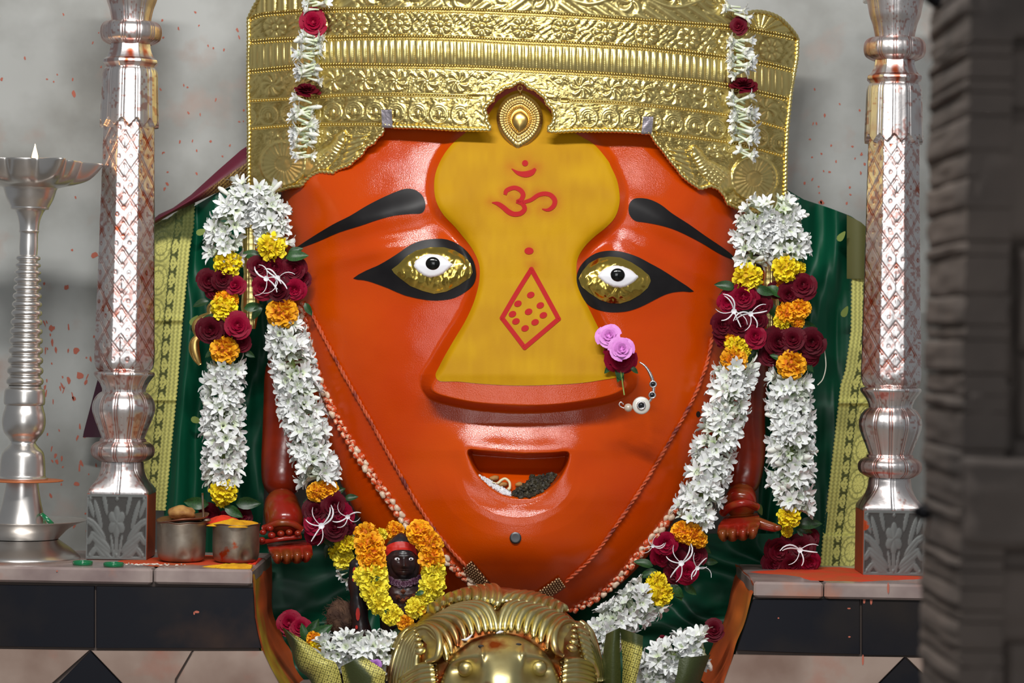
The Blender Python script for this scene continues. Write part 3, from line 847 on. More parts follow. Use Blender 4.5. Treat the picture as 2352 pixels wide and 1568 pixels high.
c = W(2150, -2, YQ + 0.2)
mb = MB().tube([c + [0.02, 0, 0], c, c + [-0.014, -0.004, 0.003]], [0.008, 0.012, 0.006], 10)
ob('iron_hook', mb.done('iron_hook'), M['iron'], pier, label='black iron stub at the top of the pier')
# ---------------------------------------------------------------- the goddess statue: a big painted face
FACE = catmull([(640, 300), (646, 440), (654, 560), (668, 690), (694, 830), (728, 950), (770, 1080), (824, 1190), (905, 1290), (1000, 1362), (1100, 1402), (1200, 1415),
                (1312, 1404), (1420, 1345), (1500, 1262), (1562, 1170), (1607, 1080), (1643, 980), (1668, 880), (1688, 760), (1706, 640), (1716, 520), (1712, 400), (1700, 280),
                (1600, 170), (1400, 90), (1180, 70), (920, 95), (740, 180)], 6, True)
FC = np.array([1190.0, 890.0])
_fa = np.arctan2(FACE[:, 1] - FC[1], FACE[:, 0] - FC[0]); _fr = np.hypot(FACE[:, 0] - FC[0], FACE[:, 1] - FC[1])
_o = np.argsort(_fa); _fa = _fa[_o]; _fr = _fr[_o]


def faceR(a): return np.interp(a, np.concatenate([_fa - 2 * np.pi, _fa, _fa + 2 * np.pi]), np.tile(_fr, 3))


TILAK = [(1195, 206), (1146, 229), (1122, 262), (1074, 301), (1038.5, 330.6), (1014.7, 363), (1000, 399), (997, 432), (1001, 459), (1011, 482), (1025, 501), (1043, 519), (1063, 543),
         (1081, 566), (1094, 589), (1101, 609.6), (1102, 630), (1099, 655.5), (1091, 686), (1081, 711.6), (1066, 742), (1043, 780), (1021, 818), (1009, 841), (1000.5, 859), (1003.6, 870.6),
         (1014, 875.7), (1052, 876), (1103, 881), (1179.6, 885), (1256, 884), (1333, 879.5), (1384, 872), (1419, 865), (1416, 850), (1404, 822), (1390, 788), (1376, 756), (1363, 729.5), (1350.5, 704),
         (1335, 673), (1326, 643), (1324, 617), (1327.5, 592), (1343, 566), (1366, 543), (1391, 523), (1412, 500), (1422, 472), (1423, 446), (1417, 413), (1402, 380), (1396.6, 369),
         (1367, 333.6), (1334, 313), (1316, 302), (1268, 262), (1240, 230)]
NOSE = [p for p in TILAK[:24]] + [(990, 872), (985, 893), (1000, 908), (1052, 922), (1110, 931), (1200, 936), (1290, 932), (1380, 918), (1428, 903), (1444, 888), (1440, 868)] + TILAK[34:]
NOSE = catmull(NOSE, 3, True)
MOUTH = catmull([(1077, 1036), (1100, 1037), (1154, 1041), (1205, 1044), (1269, 1042.5), (1299, 1040), (1305, 1046), (1299.5, 1068), (1282, 1099), (1256, 1124), (1225.5, 1140), (1192, 1142), (1154, 1134.6),
                 (1123.5, 1114), (1098, 1086), (1083, 1058)], 3, True)


def F(u, v, paint=False):
    """depth y of the face surface at the photo position (u, v)"""
    u = np.asarray(u, float); v = np.asarray(v, float)
    du, dv = u - FC[0], v - FC[1]
    r = np.hypot(du, dv) / faceR(np.arctan2(dv, du))
    A0 = np.interp(v, [600, 1150], [250, 140])
    h = A0 * np.clip(1 - np.clip(r, 0, 1) ** 2.9, 0, 1) ** 0.54 + (250 - A0)
    nose = sdpoly(u, v, NOSE)
    A = np.interp(v, [200, 420, 540, 640, 760, 860, 940], [14, 16, 20, 30, 54, 78, 76])
    w = np.interp(v, [400, 640, 860, 905], [20, 26, 30, 13])
    under = sstep(885, 935, v)
    prof = sstep(-w, w * 0.5, nose)
    h = h + A * prof
    # brow ridges, lid folds, eye bulges
    for cu, cv, an, s in ((860, 500, -0.22, 1), (1560, 530, 0.50, 1)):
        h = h + 12 * gauss(u, v, cu, cv, 190, 34, an)
    for cu, cv, an in ((985, 618, -0.02), (1420, 645, 0.18)):
        h = h + 26 * gauss(u, v, cu, cv, 125, 62, an) - 12 * gauss(u, v, cu, cv - 4, 185, 96, an)
    h = h - 16 * gauss(u, v, 1050, 545, 60, 26, 0.75) - 16 * gauss(u, v, 1368, 568, 60, 26, -0.75)
    h = h + 8 * gauss(u, v, 820, 585, 150, 22, -0.25) + 8 * gauss(u, v, 1565, 610, 150, 22, 0.45)
    # cheeks, muzzle, chin
    h = h + 12 * gauss(u, v, 850, 830, 150, 190) + 12 * gauss(u, v, 1540, 850, 140, 190)
    h = h + 20 * gauss(u, v, 1190, 1100, 250, 135) + 44 * gauss(u, v, 1190, 1272, 240, 84)
    h = h + np.exp(-((u - 1190) / 190) ** 4) * 16 * np.interp(v, [955, 972, 1034, 1060, 1180, 1300], [0, .04, .96, 1, .7, 0])
    ring = np.hypot((u - 1190) / 1.25, v - 1085)
    h = h + 17 * np.interp(ring, [60, 72, 104, 118, 150, 270], [0, .10, .88, .98, .92, 0]) * sstep(1050, 1150, v)
    m = sdpoly(u, v, MOUTH)
    h = h + 3 * np.exp(-((m + 12) / 20) ** 2)
    dm = np.interp(v, [1035, 1075, 1100, 1142], [104, 84, 54, 26])
    h = h - dm * sstep(-4, 7, m)
    h = h + 1.4 * (noise(u / 38, v / 38, 0) - .5) + 2.6 * (noise(u / 95, v / 95, 1) - .5)
    return 0.12 - h / 1000


nr, na = 250, 860
rr = np.linspace(0, 1, nr) ** 0.92
aa = np.linspace(-np.pi, np.pi, na, endpoint=False)
Rm = faceR(aa)
U = FC[0] + rr[:, None] * Rm[None] * np.cos(aa)[None]; V = FC[1] + rr[:, None] * Rm[None] * np.sin(aa)[None]
Yf = F(U, V)
P = W(U, V, Yf)
back = W(U[-1], V[-1], 0.17)
P = np.concatenate([P, back[None]])
idol = ob('goddess_statue', sheet('goddess_statue', P, wrap=True, flip=True), M['face'], None)
props(idol, 'huge orange vermilion-painted face of a goddess statue under the gold crown', 'statue')


def patch(name, poly, mt, parent, off=0.0015, step=5.0, dfun=None, smooth_poly=0, cfun=None, **kw):
    """paint or foil laid on the face, cut exactly to an outline"""
    poly = np.asarray(poly, float)
    if smooth_poly: poly = catmull(poly, smooth_poly, True)
    poly = resample(np.concatenate([poly, poly[:1]]), step)[:-1]
    lo, hi = poly.min(0), poly.max(0)
    gx, gy = np.meshgrid(np.arange(lo[0], hi[0], step), np.arange(lo[1], hi[1], step))
    gx = gx + (np.arange(gx.shape[0]) % 2)[:, None] * step / 2
    s = sdpoly(gx, gy, poly)
    pts = np.stack([gx[s > step * 0.55], gy[s > step * 0.55]], -1)
    n = len(poly)
    allp = np.concatenate([poly, pts])
    vv, ee, ff, *_ = delaunay_2d_cdt([Vector(p) for p in allp.tolist()], [], [list(range(n))], 1, 1e-4)
    q = np.array([[a.x, a.y] for a in vv])
    sd = np.maximum(0, sdpoly(q[:, 0], q[:, 1], poly))
    y = F(q[:, 0], q[:, 1]) - off
    if dfun is not None: y = y - dfun(q[:, 0], q[:, 1], sd)
    tri = []
    for f in ff:
        f = list(f)
        a, b, c = q[f[0]], q[f[1]], q[f[2]]
        if (b[0] - a[0]) * (c[1] - a[1]) - (b[1] - a[1]) * (c[0] - a[0]) > 0: f = f[::-1]
        tri.append(f)
    return ob(name, mesh(name, W(q[:, 0], q[:, 1], y), tri, True, None if cfun is None else cfun(q[:, 0], q[:, 1])), mt, parent, **kw)


def stroke(pts, wd, n=8, off=0.003):
    """brush stroke following the face; wd = widths at the points"""
    c = catmull(np.column_stack([pts, wd]), n)
    t = np.gradient(c[:, :2], axis=0); t /= np.linalg.norm(t, axis=1)[:, None] + 1e-9
    nn = np.stack([-t[:, 1], t[:, 0]], -1)
    k = np.array([-0.5, -0.25, 0, .25, .5])
    E = c[:, None, :2] + nn[:, None] * (c[:, 2][:, None] * k)[..., None]
    return W(E[..., 0], E[..., 1], F(E[..., 0], E[..., 1]) - off)


def blob(mb, cu, cv, ru, rv, off=0.003, ang=0.0):
    k = 20; a = np.linspace(0, 2 * np.pi, k, endpoint=False)
    pts = [(cu, cv)]
    du, dv = ru * np.cos(a), rv * np.sin(a)
    U_ = np.concatenate([[cu], cu + (du * math.cos(ang) - dv * math.sin(ang)) * .5, cu + du * math.cos(ang) - dv * math.sin(ang)])
    V_ = np.concatenate([[cv], cv + (du * math.sin(ang) + dv * math.cos(ang)) * .5, cv + du * math.sin(ang) + dv * math.cos(ang)])
    f = [[0, 1 + (j + 1) % k, 1 + j] for j in range(k)] + [[1 + j, 1 + (j + 1) % k, 1 + k + (j + 1) % k, 1 + k + j] for j in range(k)]
    mb.add(W(U_, V_, F(U_, V_) - off), f)


def smudge(u, v):
    """turmeric ground, rubbed with red round the om and the dot"""
    pts = catmull([(1130, 465), (1155, 475), (1181, 491), (1205, 479), (1187, 463), (1201, 447), (1180, 431), (1160, 447), (1200, 465), (1236, 448), (1274, 459), (1264, 480), (1245, 480)], 6)
    pts = np.concatenate([pts, catmull([(1175, 387), (1207, 400), (1230, 387)], 6), [(1215, 576), (1206, 374), (1222, 612)]])
    d = np.sqrt(((u[:, None] - pts[:, 0]) ** 2 + (v[:, None] - pts[:, 1]) ** 2).min(1))
    k = .55 * np.exp(-(d / 15) ** 1.5) * (.6 + .8 * noise(u / 14, v / 14, 0))
    g = noise(u / 60, v / 40, 1) * .7 + noise(u / 9, v / 30, 2) * .3
    base = np.array(S(198, 150, 0)) * (1 - g[:, None]) + np.array(S(180, 128, 0)) * g[:, None]
    return base * (1 - k[:, None]) + np.array(S(176, 78, 8)) * k[:, None]


tilak = patch('forehead_mark', TILAK, M['yellow'], idol, smooth_poly=3, cfun=smudge, label='turmeric yellow band painted down forehead and nose')
mb = MB()
mb.sheet(stroke([(1160, 447), (1164, 437), (1180.6, 431), (1195, 436), (1201.5, 447), (1197, 458), (1187, 463)], [8, 10, 10, 10.5, 11, 10, 8]))
mb.sheet(stroke([(1186, 462), (1200, 468), (1205, 479.5), (1196, 489.5), (1181, 491.5), (1168, 486), (1155, 475), (1143, 467.5), (1130, 465)], [8, 10, 10.5, 11, 11.5, 12, 11, 9, 2]))
mb.sheet(stroke([(1200, 465), (1219, 459), (1236, 448), (1251, 444.5), (1265, 448), (1274, 459), (1272.5, 471), (1264, 479.5), (1255, 482), (1245, 479.5)], [8, 9, 9.5, 10, 10.5, 11, 10.5, 9, 6, 2]))
mb.sheet(stroke([(1175, 387), (1190, 397), (1207, 400), (1221, 396), (1230, 387)], [1.5, 9, 14, 13, 6]))
blob(mb, 1206, 374.5, 7, 7)
ob('om_symbol', mb.done('om_symbol'), M['red'], tilak, label='red painted om symbol')
mb = MB(); blob(mb, 1215, 576, 10.5, 8); ob('red_dot', mb.done('red_dot'), M['red'], tilak)
mb = MB()
dia = np.array([(1220.6, 618), (1153, 730), (1205, 798), (1283, 732)])
for i in range(4):
    p, q = dia[i], dia[(i + 1) % 4]
    tt = np.linspace(0, 1, 7)[:, None]
    wv = 6 * np.sin(tt * np.pi) * (1 if i in (0,) else 0.3)
    mb.sheet(stroke(p + (q - p) * tt + np.array([[-.5, .2]]) * wv * (0.5 if i == 0 else -0.3), [10.5] * 7, 3))
    blob(mb, p[0], p[1], 5.4, 5.4)
for cu, cv in ((1219, 677), (1189.5, 697), (1241, 701), (1177, 721), (1214, 715.5), (1248, 723.6), (1185, 737.6), (1229, 739.7), (1206, 753.7)):
    blob(mb, cu, cv, 9, 7, ang=-0.4)
ob('red_diamond', mb.done('red_diamond'), M['red'], tilak, label='red painted diamond filled with dots')
BROW_L = [(676, 573), (714, 546), (765, 515), (803, 496), (841, 473), (880, 453), (918, 437), (938, 433), (956, 437), (971, 450), (977, 467), (975, 482), (966, 490), (943, 491), (905, 495), (867, 505), (829, 518), (778, 534), (727, 556)]
BROW_R = [(1443.6, 482), (1446, 467), (1455, 457), (1470, 454.5), (1493, 458), (1519, 470.5), (1544, 490), (1583, 515), (1621, 542), (1659, 567.5), (1680, 584), (1690, 597), (1672, 592), (1646, 579), (1608, 556), (1557, 530.5), (1519, 518), (1481, 510.6), (1460, 507.5), (1447.5, 496)]
for b in (BROW_L, BROW_R):
    patch('eyebrow', b, M['black'], idol, off=0.0015, smooth_poly=3)
EYE = [dict(rim=[(811, 639), (841, 621), (867, 610), (895, 594), (918, 579), (943, 562), (969, 552), (1002, 548), (1027.5, 550), (1053, 561), (1073.5, 578), (1087.5, 599), (1093, 620), (1093, 638), (1086, 655.5), (1068, 671), (1045, 683.6), (1017, 689), (982, 689), (931, 678.5), (892, 662), (854, 648), (834, 643)],
            foil=[(899.5, 618.5), (915, 607), (933, 589), (956, 575), (989, 567.5), (1020, 567.5), (1045, 575), (1068, 589), (1082, 607), (1086, 625), (1079, 638), (1053, 655.5), (1025, 669.5), (997, 674.6), (971, 668), (943, 657), (920, 640), (905, 627)],
            white=[(948.5, 613), (949.5, 606), (952, 598), (966, 588), (984, 581.5), (1004.6, 582), (1020, 588), (1033, 598), (1044, 608), (1033, 617), (1020, 629), (1005, 636), (989, 639), (974, 635), (959, 624)], pup=(994, 605)),
       dict(rim=[(1594, 669), (1557, 643), (1519, 618.5), (1493, 604.5), (1468, 591), (1442, 581.5), (1417, 576), (1391, 576), (1368, 581.5), (1348, 594), (1333, 611), (1325, 630), (1325, 648), (1331, 668), (1343, 691), (1358, 705), (1379, 713), (1404, 717), (1435, 715.5), (1460, 709), (1483, 699), (1506, 687), (1526.5, 677), (1547, 671), (1570, 669)],
            foil=[(1329, 640), (1338, 622), (1353, 604.5), (1373.5, 593), (1399, 589), (1424.5, 591), (1450, 602), (1473, 617), (1491, 632.5), (1495, 645), (1488, 660.6), (1470, 677), (1447, 690), (1424.5, 697), (1401.5, 696), (1378.6, 688.7), (1353, 672), (1335, 657)],
            white=[(1370, 635), (1378.6, 622), (1394, 611), (1412, 607.5), (1432, 609.6), (1452.5, 620), (1470, 634.6), (1457.6, 648), (1442, 658), (1427, 662.6), (1409, 660.6), (1391, 653), (1378.6, 642.7)], pup=(1418.6, 631))]
for e in EYE:
    rim = patch('eye_outline', e['rim'], M['black'], idol, off=0.0017, smooth_poly=2)
    def fo(u, v, s): return 0.004 * sstep(0, 14, s) + 0.0016 * (np.abs(((u * .8 + v * .35) / 13 + 2 * noise(u / 22, v / 15, 0)) % 2 - 1) + noise(u / 5, v / 6, 1) - 1.0) * sstep(0, 8, s)
    patch('gold_foil', e['foil'], M['foil'], rim, off=0.003, step=3.2, dfun=fo, label='crinkled gold foil')
    ec = np.mean(e['white'], axis=0)
    def wh(u, v, s): return 0.008 * sstep(0, 5, s) + 0.006 * sstep(0, 28, s)
    eb = patch('eyeball', e['white'], M['white'], rim, off=0.004, step=3.2, dfun=wh)
    pu, pv = e['pup']
    yy = float(F(pu, pv)) - 0.018
    k = np.linspace(0, np.pi / 2, 7)[:, None]; a = np.linspace(0, 2 * np.pi, 30, endpoint=False)[None]
    P = W(pu + 16.5 * np.sin(k) * np.cos(a), pv + 15 * np.sin(k) * np.sin(a), yy - 0.005 * np.cos(k) + 0 * a)
    ob('pupil', sheet('pupil', P, wrap=True, flip=True), M['pupil'], rim)
# chin stud and a drilled hole
yy = float(F(1184, 1235))
k = np.linspace(0, 1, 8)[:, None]; a = np.linspace(0, 2 * np.pi, 28, endpoint=False)[None]
prof = np.interp(k, [0, .5, .8, .9, 1], [0.0012, 0.0013, 0.0015, 0.0010, 0.0])
P = W(1184 + 13.5 * k * np.cos(a), 1235 + 13.5 * k * np.sin(a), yy - prof - 0.001 + 0 * a)
ob('chin_stud', sheet('chin_stud', P, wrap=True, flip=True), M['stud'], idol, label='round steel stud on the chin')
mb = MB(); blob(mb, 1604, 951, 5, 7, off=0.001); blob(mb, 950, 1560, 1, 1, off=0)
mb = MB(); blob(mb, 1604, 951, 5, 7, off=0.0012)
ob('drilled_hole', mb.done('drilled_hole'), M['hole'], idol, label='small dark drilled hole in the cheek')

# upper arms and hands at both sides, parts of the statue
def skin(name, pts, radii, mt, parent, sub=2, branches=(), **kw):
    """continuous limb grown with a Skin modifier; branches = list of (index, points, radii)"""
    v = [tuple(p) for p in pts]; r = list(radii); e = [(i, i + 1) for i in range(len(pts) - 1)]
    for b, ps, rs in branches:
        prev = b
        for p, q in zip(ps, rs):
            v.append(tuple(p)); r.append(q); e.append((prev, len(v) - 1)); prev = len(v) - 1
    me = bpy.data.meshes.new(name); me.from_pydata(v, e, [])
    tmp = bpy.data.objects.new(name, me); COL.objects.link(tmp)
    s = tmp.modifiers.new('skin', 'SKIN')
    for i, q in enumerate(r):
        me.skin_vertices[0].data[i].radius = (q, q) if not isinstance(q, tuple) else q
    me.skin_vertices[0].data[0].use_root = True
    m = tmp.modifiers.new('sub', 'SUBSURF'); m.levels = sub; m.render_levels = sub
    dg = bpy.context.evaluated_depsgraph_get(); dg.update()
    out = bpy.data.meshes.new_from_object(tmp.evaluated_get(dg))
    bpy.data.objects.remove(tmp); out.name = name; out.materials.clear()
    out.polygons.foreach_set('use_smooth', np.ones(len(out.polygons), bool))
    return ob(name, out, mt, parent, **kw)


def wp(L): return [W(u, v, y).tolist() for u, v, y in L]


# left arm (viewer's left)
skin('arm', wp([(676, 790, 0.15), (672, 900, 0.14), (664, 1000, 0.12), (650, 1080, 0.08), (642, 1140, 0.03)]), [0.074, 0.074, 0.068, 0.058, 0.044], M['body'], idol, label='red painted left arm, coloured darker for shadow')
armL = skin('hand', wp([(648, 1135, 0.02), (645, 1165, -0.02), (655, 1195, -0.05), (655, 1225, -0.07)]), [0.036, 0.046, 0.050, 0.042], M['hand'], idol, label='lacquered red wrist of the left hand')
mb = MB()
for i, (u, v, r) in enumerate([(601, 1240, 9), (624, 1229, 9.5), (645, 1225, 9), (664, 1222, 8.5), (684, 1224, 8), (620, 1213, 9), (604, 1222, 8)]):
    v_, f_ = ball_vf(W(u, v, -0.125), (r * .00098, r * .0009, r * .0008), 8, 12); mb.add(v_, f_)
mb.tube(catmull([W(598, 1246, -0.115), W(640, 1238, -0.125), (W(692, 1232, -0.112))], 6), 0.0055, 8)
mb.tube(catmull([W(606, 1214, -0.10), W(640, 1201, -0.118), W(672, 1203, -0.112), W(692, 1216, -0.10)], 6), 0.0085, 8)
ob('beaded_bracelet', mb.done('beaded_bracelet'), M['hand'], armL, label='red bracelet with a row of round beads')
# the palm under the bracelet, four finger ends towards the viewer
def fingers(name, palm, ends, rt, mt, parent, thumb=None, rp=0.026, **kw):
    return skin(name, palm[0], palm[1], mt, parent, 2, branches=[(len(palm[0]) - 1, pts, rs) for pts, rs in ends] + ([(1, thumb[0], thumb[1])] if thumb else []), **kw)


fx = [(636, 1282), (658, 1284), (682, 1285), (706, 1280)]
def bent_plate(name, top, mt, parent, th=0.016, **kw):
    """a hand-like tapered slab with scalloped finger ends; top = rows of (u,v,y) left->right"""
    T = np.array([[W(*q) for q in row] for row in top])
    n, m = T.shape[:2]
    q = np.linspace(0, n - 1, 22); p = np.linspace(0, m - 1, 46)
    G = np.stack([[np.interp(p, range(m), row[:, k]) for row in T] for k in range(3)], -1)
    G = np.stack([np.stack([np.interp(q, range(n), G[:, j, k]) for j in range(46)], 1) for k in range(3)], -1)
    a = np.linspace(0, 1, 46)[None]; b = np.linspace(0, 1, 22)[:, None]
    fing = np.abs(np.sin(a * np.pi * 4)) ** 0.6
    edge = sstep(0.45, 1, b)
    G[..., 2] += 0.006 * (fing - 0.6) * edge
    G[..., 1] -= 0.016 * fing * sstep(0.75, 1, b) - 0.01 * edge
    lower = G.copy(); thick = th * (np.sqrt(np.clip(1 - (2 * a - 1) ** 6, 0, 1)) * (0.55 + 0.45 * fing * edge + 0.45 * (1 - edge)))
    lower[..., 2] -= thick
    Pp = np.concatenate([G, lower[::-1]])
    Pp = np.concatenate([Pp, Pp[:1]])
    return ob(name, sheet(name, Pp, flip=True), mt, parent, **kw)


bent_plate('palm', [[(612, 1246, -0.02), (700, 1240, -0.02)], [(613, 1250, -0.08), (708, 1244, -0.08)], [(616, 1258, -0.14), (716, 1252, -0.14)], [(624, 1274, -0.165), (718, 1270, -0.165)]], M['hand'], idol, 0.024, label='open left palm, fingertips towards the viewer')
# right arm (viewer's right)
skin('arm', wp([(1704, 790, 0.16), (1702, 880, 0.15), (1704, 960, 0.13), (1716, 1030, 0.08), (1712, 1090, 0.04), (1704, 1135, 0.01)]), [0.074, 0.070, 0.056, 0.050, 0.044, 0.034], M['body'], idol, label='red painted right arm, coloured darker for shadow')
armR = skin('hand', wp([(1706, 1125, 0.01), (1702, 1150, -0.03), (1698, 1168, -0.06)]), [0.034, 0.040, 0.044], M['hand'], idol, label='lacquered red wrist of the right hand')
mb = MB()
mb.tube(catmull([W(1660, 1178, -0.07), W(1680, 1162, -0.10), W(1712, 1155, -0.11), W(1738, 1164, -0.08)], 6), 0.009, 10)
ob('wrist_band', mb.done('wrist_band'), M['hand'], armR)
bent_plate('palm', [[(1668, 1184, -0.03), (1738, 1178, -0.03)], [(1660, 1192, -0.08), (1744, 1184, -0.08)], [(1650, 1206, -0.13), (1746, 1200, -0.13)], [(1648, 1222, -0.155), (1742, 1214, -0.155)]], M['hand'], idol, 0.026, label='open right palm, fingertips towards the viewer')
skin('thumb', wp([(1728, 1196, -0.09), (1750, 1203, -0.10), (1772, 1210, -0.105), (1790, 1214, -0.108)]), [0.016, 0.0135, 0.012, 0.009], M['hand'], idol, label='right thumb pointing sideways')
v_, f_ = ball_vf(W(1786, 1212, -0.118), (0.009, 0.004, 0.007), 8, 12)
ob('thumbnail', mesh('thumbnail', v_, f_), M['hand'], idol)

# ---------------------------------------------------------------- offerings in the mouth
def crumbs(name, pts, n, size, mt, label, cat, dy, seed, flat=1.0):
    r_ = random.Random(seed); mb = MB(); poly = np.array(pts, float)
    lo, hi = poly.min(0), poly.max(0); c = 0
    while c < n:
        u, v = r_.uniform(lo[0], hi[0]), r_.uniform(lo[1], hi[1])
        if sdpoly(np.array([u]), np.array([v]), poly)[0] < 1: continue
        c += 1
        y = float(F(u, v)) - dy * r_.uniform(0.3, 1.0)
        s = size * r_.uniform(0.6, 1.3)
        q, f = ball_vf((0, 0, 0), (s, s * r_.uniform(.5, 1), s * r_.uniform(.4, 1) * flat), 3, 5)
        R = np.array(Matrix.Rotation(r_.uniform(0, 6), 3, 'Y') @ Matrix.Rotation(r_.uniform(0, 6), 3, 'X'))
        mb.add(q @ R.T + W(u, v, y), f)
    return props(ob(name, mb.done(name, False), mt), label, cat, None, 'stuff')


crumbs('sugar_heap', [(1095, 1087), (1118, 1098), (1140, 1112), (1172, 1126), (1176, 1140), (1154, 1135), (1123, 1115), (1104, 1098)], 420, 0.0032, M['sugar'], 'white sugar crystals heaped at the left corner of the open mouth', 'sugar', 0.012, 3)
crumbs('dark_leaf_crumbs', [(1218, 1093), (1236, 1091), (1268, 1085), (1280, 1088), (1270, 1104), (1256, 1124), (1225, 1141), (1192, 1143), (1174, 1138), (1184, 1122), (1208, 1108)], 520, 0.0048, M['crumb'], 'dark dried leaf crumbs heaped at the right side of the open mouth', 'crumbs', 0.016, 4)
mb = MB().tube(catmull([W(1131, 1107, F(1131, 1107) - .016), W(1143, 1109, F(1143, 1109) - .018), W(1152, 1102, F(1152, 1102) - .02), W(1161, 1099, F(1161, 1099) - .02), (W(1170, 1107, F(1170, 1107) - .02)), W(1171, 1119, F(1171, 1119) - .019), W(1167, 1124, F(1167, 1124) - .018)], 5), [0.0015] * 5 + [0.003] * 21 + [0.0038] * 5, 8)
props(ob('cream_sprout', mb.done('cream_sprout'), M['nut']), 'curled cream sprout lying on the sugar in the mouth', 'sprout')
for i, (u, v, lab) in enumerate([(1135, 1098, 'tan nut piece at the back of the mouth, left of the curled sprout'), (1155, 1112, 'tan nut piece under the curled sprout in the mouth'), (1194, 1113, 'tan nut piece beside the dark crumbs in the mouth')]):
    q, f = ball_vf(W(u, v, F(u, v) - 0.008), (0.011, 0.008, 0.006), 8, 12)
    q = q + (0.003 * (noise(q[:, 0] * 200 + 20, q[:, 2] * 200, 0) - .5))[:, None]
    props(ob('nut_piece', mesh('nut_piece', q, f), M['lump']), lab, 'nut', 'nut pieces in the mouth')
# ---------------------------------------------------------------- the gold crown
def Yc(u, v):
    x = np.clip(np.abs((np.asarray(u, float) - 1201) / 642), 0, 1)
    return 0.15 - 0.285 * np.clip(1 - x ** 2.3, 0, 1) ** 0.66 - (300 - np.asarray(v, float)) * 0.00004


def cv(pts):
    p = np.array(pts, float)
    q = catmull(p, 6)
    return lambda u: np.interp(u, q[:, 0], q[:, 1])


B0 = cv([(560, 8), (594, 2), (640, -55), (740, -120), (960, -165), (1200, -175), (1450, -160), (1580, -105), (1640, -40), (1664, 2), (1683, 30), (1700, 37), (1730, 28), (1760, 30), (1790, 42), (1817, 68), (1835, 92)])
B0 = cv([(568, 46), (574, 36), (594, 0), (640, -55), (740, -120), (960, -165), (1200, -175), (1450, -160), (1580, -105), (1640, -40), (1662, 0), (1682, 31), (1700, 37), (1730, 28), (1760, 30), (1790, 42), (1817, 68), (1832, 89)])
B1 = cv([(570, 47), (609, 33), (747, 24), (878, 22), (1056, 25), (1200, 31), (1349, 39), (1468, 47.7), (1647, 59.6), (1721, 68.5), (1796, 82), (1832, 91)])
B2 = cv([(570, 98), (639, 92), (758, 88), (907, 86), (1056, 89), (1200, 97), (1349, 103), (1498, 112), (1677, 134), (1766, 149), (1830, 165)])
B3 = cv([(570, 165), (669, 155), (758, 150.4), (907, 152), (1086, 156), (1200, 162), (1379, 171), (1498, 179), (1647, 193.6), (1817, 229)])
B4 = cv([(570, 232), (699, 225), (818, 217), (967, 219), (1101, 223), (1200, 226), (1295, 231), (1438, 238), (1587, 253), (1706, 271), (1812, 299)])
B5 = cv([(570, 296), (699, 287), (878, 286), (904, 290.4), (967, 292), (1041, 296.4), (1125, 298), (1261, 302), (1319, 299.5), (1379, 299.6), (1438, 301), (1498, 306), (1647, 323), (1706, 333.6), (1809, 361)])
ARCH = [(1125, 298), (1124, 288), (1116, 279), (1118, 267), (1111.5, 253), (1119, 239), (1131, 230), (1135, 216), (1149, 208.5), (1159, 199.6), (1173, 198), (1187, 189), (1195, 186), (1206, 190.6), (1214, 200), (1230, 205), (1239, 213), (1253.6, 225), (1257, 238), (1270, 250), (1274, 267), (1270, 284), (1260, 293.4), (1261, 302)]
ap = np.array(ARCH)
def archv(u): return np.where((u > 1112.5) & (u < 1273.5), np.interp(u, [1112.5, 1119, 1131, 1149, 1173, 1195, 1214, 1239, 1256, 1268, 1273.5], [262, 239, 229, 208, 197, 186, 200, 213, 230, 247, 268]), 1e9)
FLAP_L = [(571, 452), (600, 447), (640, 438), (666, 429), (693, 426), (702, 414), (717, 401), (735, 393), (755, 394.7), (765, 396), (776, 387), (803, 378), (812, 368), (830, 354.5), (840, 336.6), (860, 326), (864, 316), (877, 307), (880, 297), (878, 287)]
FLAP_R = [(1498, 307), (1502, 318), (1510, 330), (1521.7, 343), (1530.6, 355), (1542.6, 372), (1556, 387), (1566, 402), (1584, 417), (1608, 433), (1632, 426), (1650, 433), (1664.7, 450), (1671, 467), (1700, 482), (1740, 487), (1803, 486)]
LEFT_E = lambda v: np.interp(v, [-60, 0, 42, 89, 208, 298, 396, 452], [568, 569, 571, 571.5, 570, 572, 571, 571])
RIGHT_E = lambda v: np.interp(v, [-60, 0, 68, 89, 134, 208, 238, 298, 357, 447, 487], [1834, 1834, 1833, 1831.5, 1830, 1816.6, 1813.6, 1807.7, 1804.7, 1803, 1803])

crown = thing('gold_headdress', W(1200, 300, 0.10), 'wide embossed gold crown with arched cutout over the orange forehead', 'crown')


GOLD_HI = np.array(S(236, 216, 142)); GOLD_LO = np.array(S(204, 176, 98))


def swirl(du, dv, R, sgn, n=7):
    r = np.hypot(du, dv); a = np.arctan2(dv, du)
    s = 0.5 + 0.5 * np.cos(n * a + sgn * r * 0.16)
    env = sstep(R, R * 0.8, r) * sstep(3, 7, r)
    return 5.2 * env * s ** 0.7 + 4.5 * np.exp(-(r / 4.5) ** 2) + 3.0 * np.exp(-((r - R * 0.98) / 3.2) ** 2) * (np.cos(a * 1 + sgn * 2) > -0.75)


def h_ribs(u, v, t):
    k = (u / 15.6) % 1
    lobe = np.clip(1 - ((k - 0.5) / 0.40) ** 2, 0, 1) ** 0.5
    bead = np.exp(-((np.minimum(k, 1 - k)) / 0.07) ** 2) * (0.5 + 0.5 * np.cos(v * 2 * np.pi / 4.2))
    return (9.0 * np.sin(np.pi * np.clip(t, 0.02, .98)) ** 0.7) * (0.55 + 0.45 * lobe) + 1.0 * bead


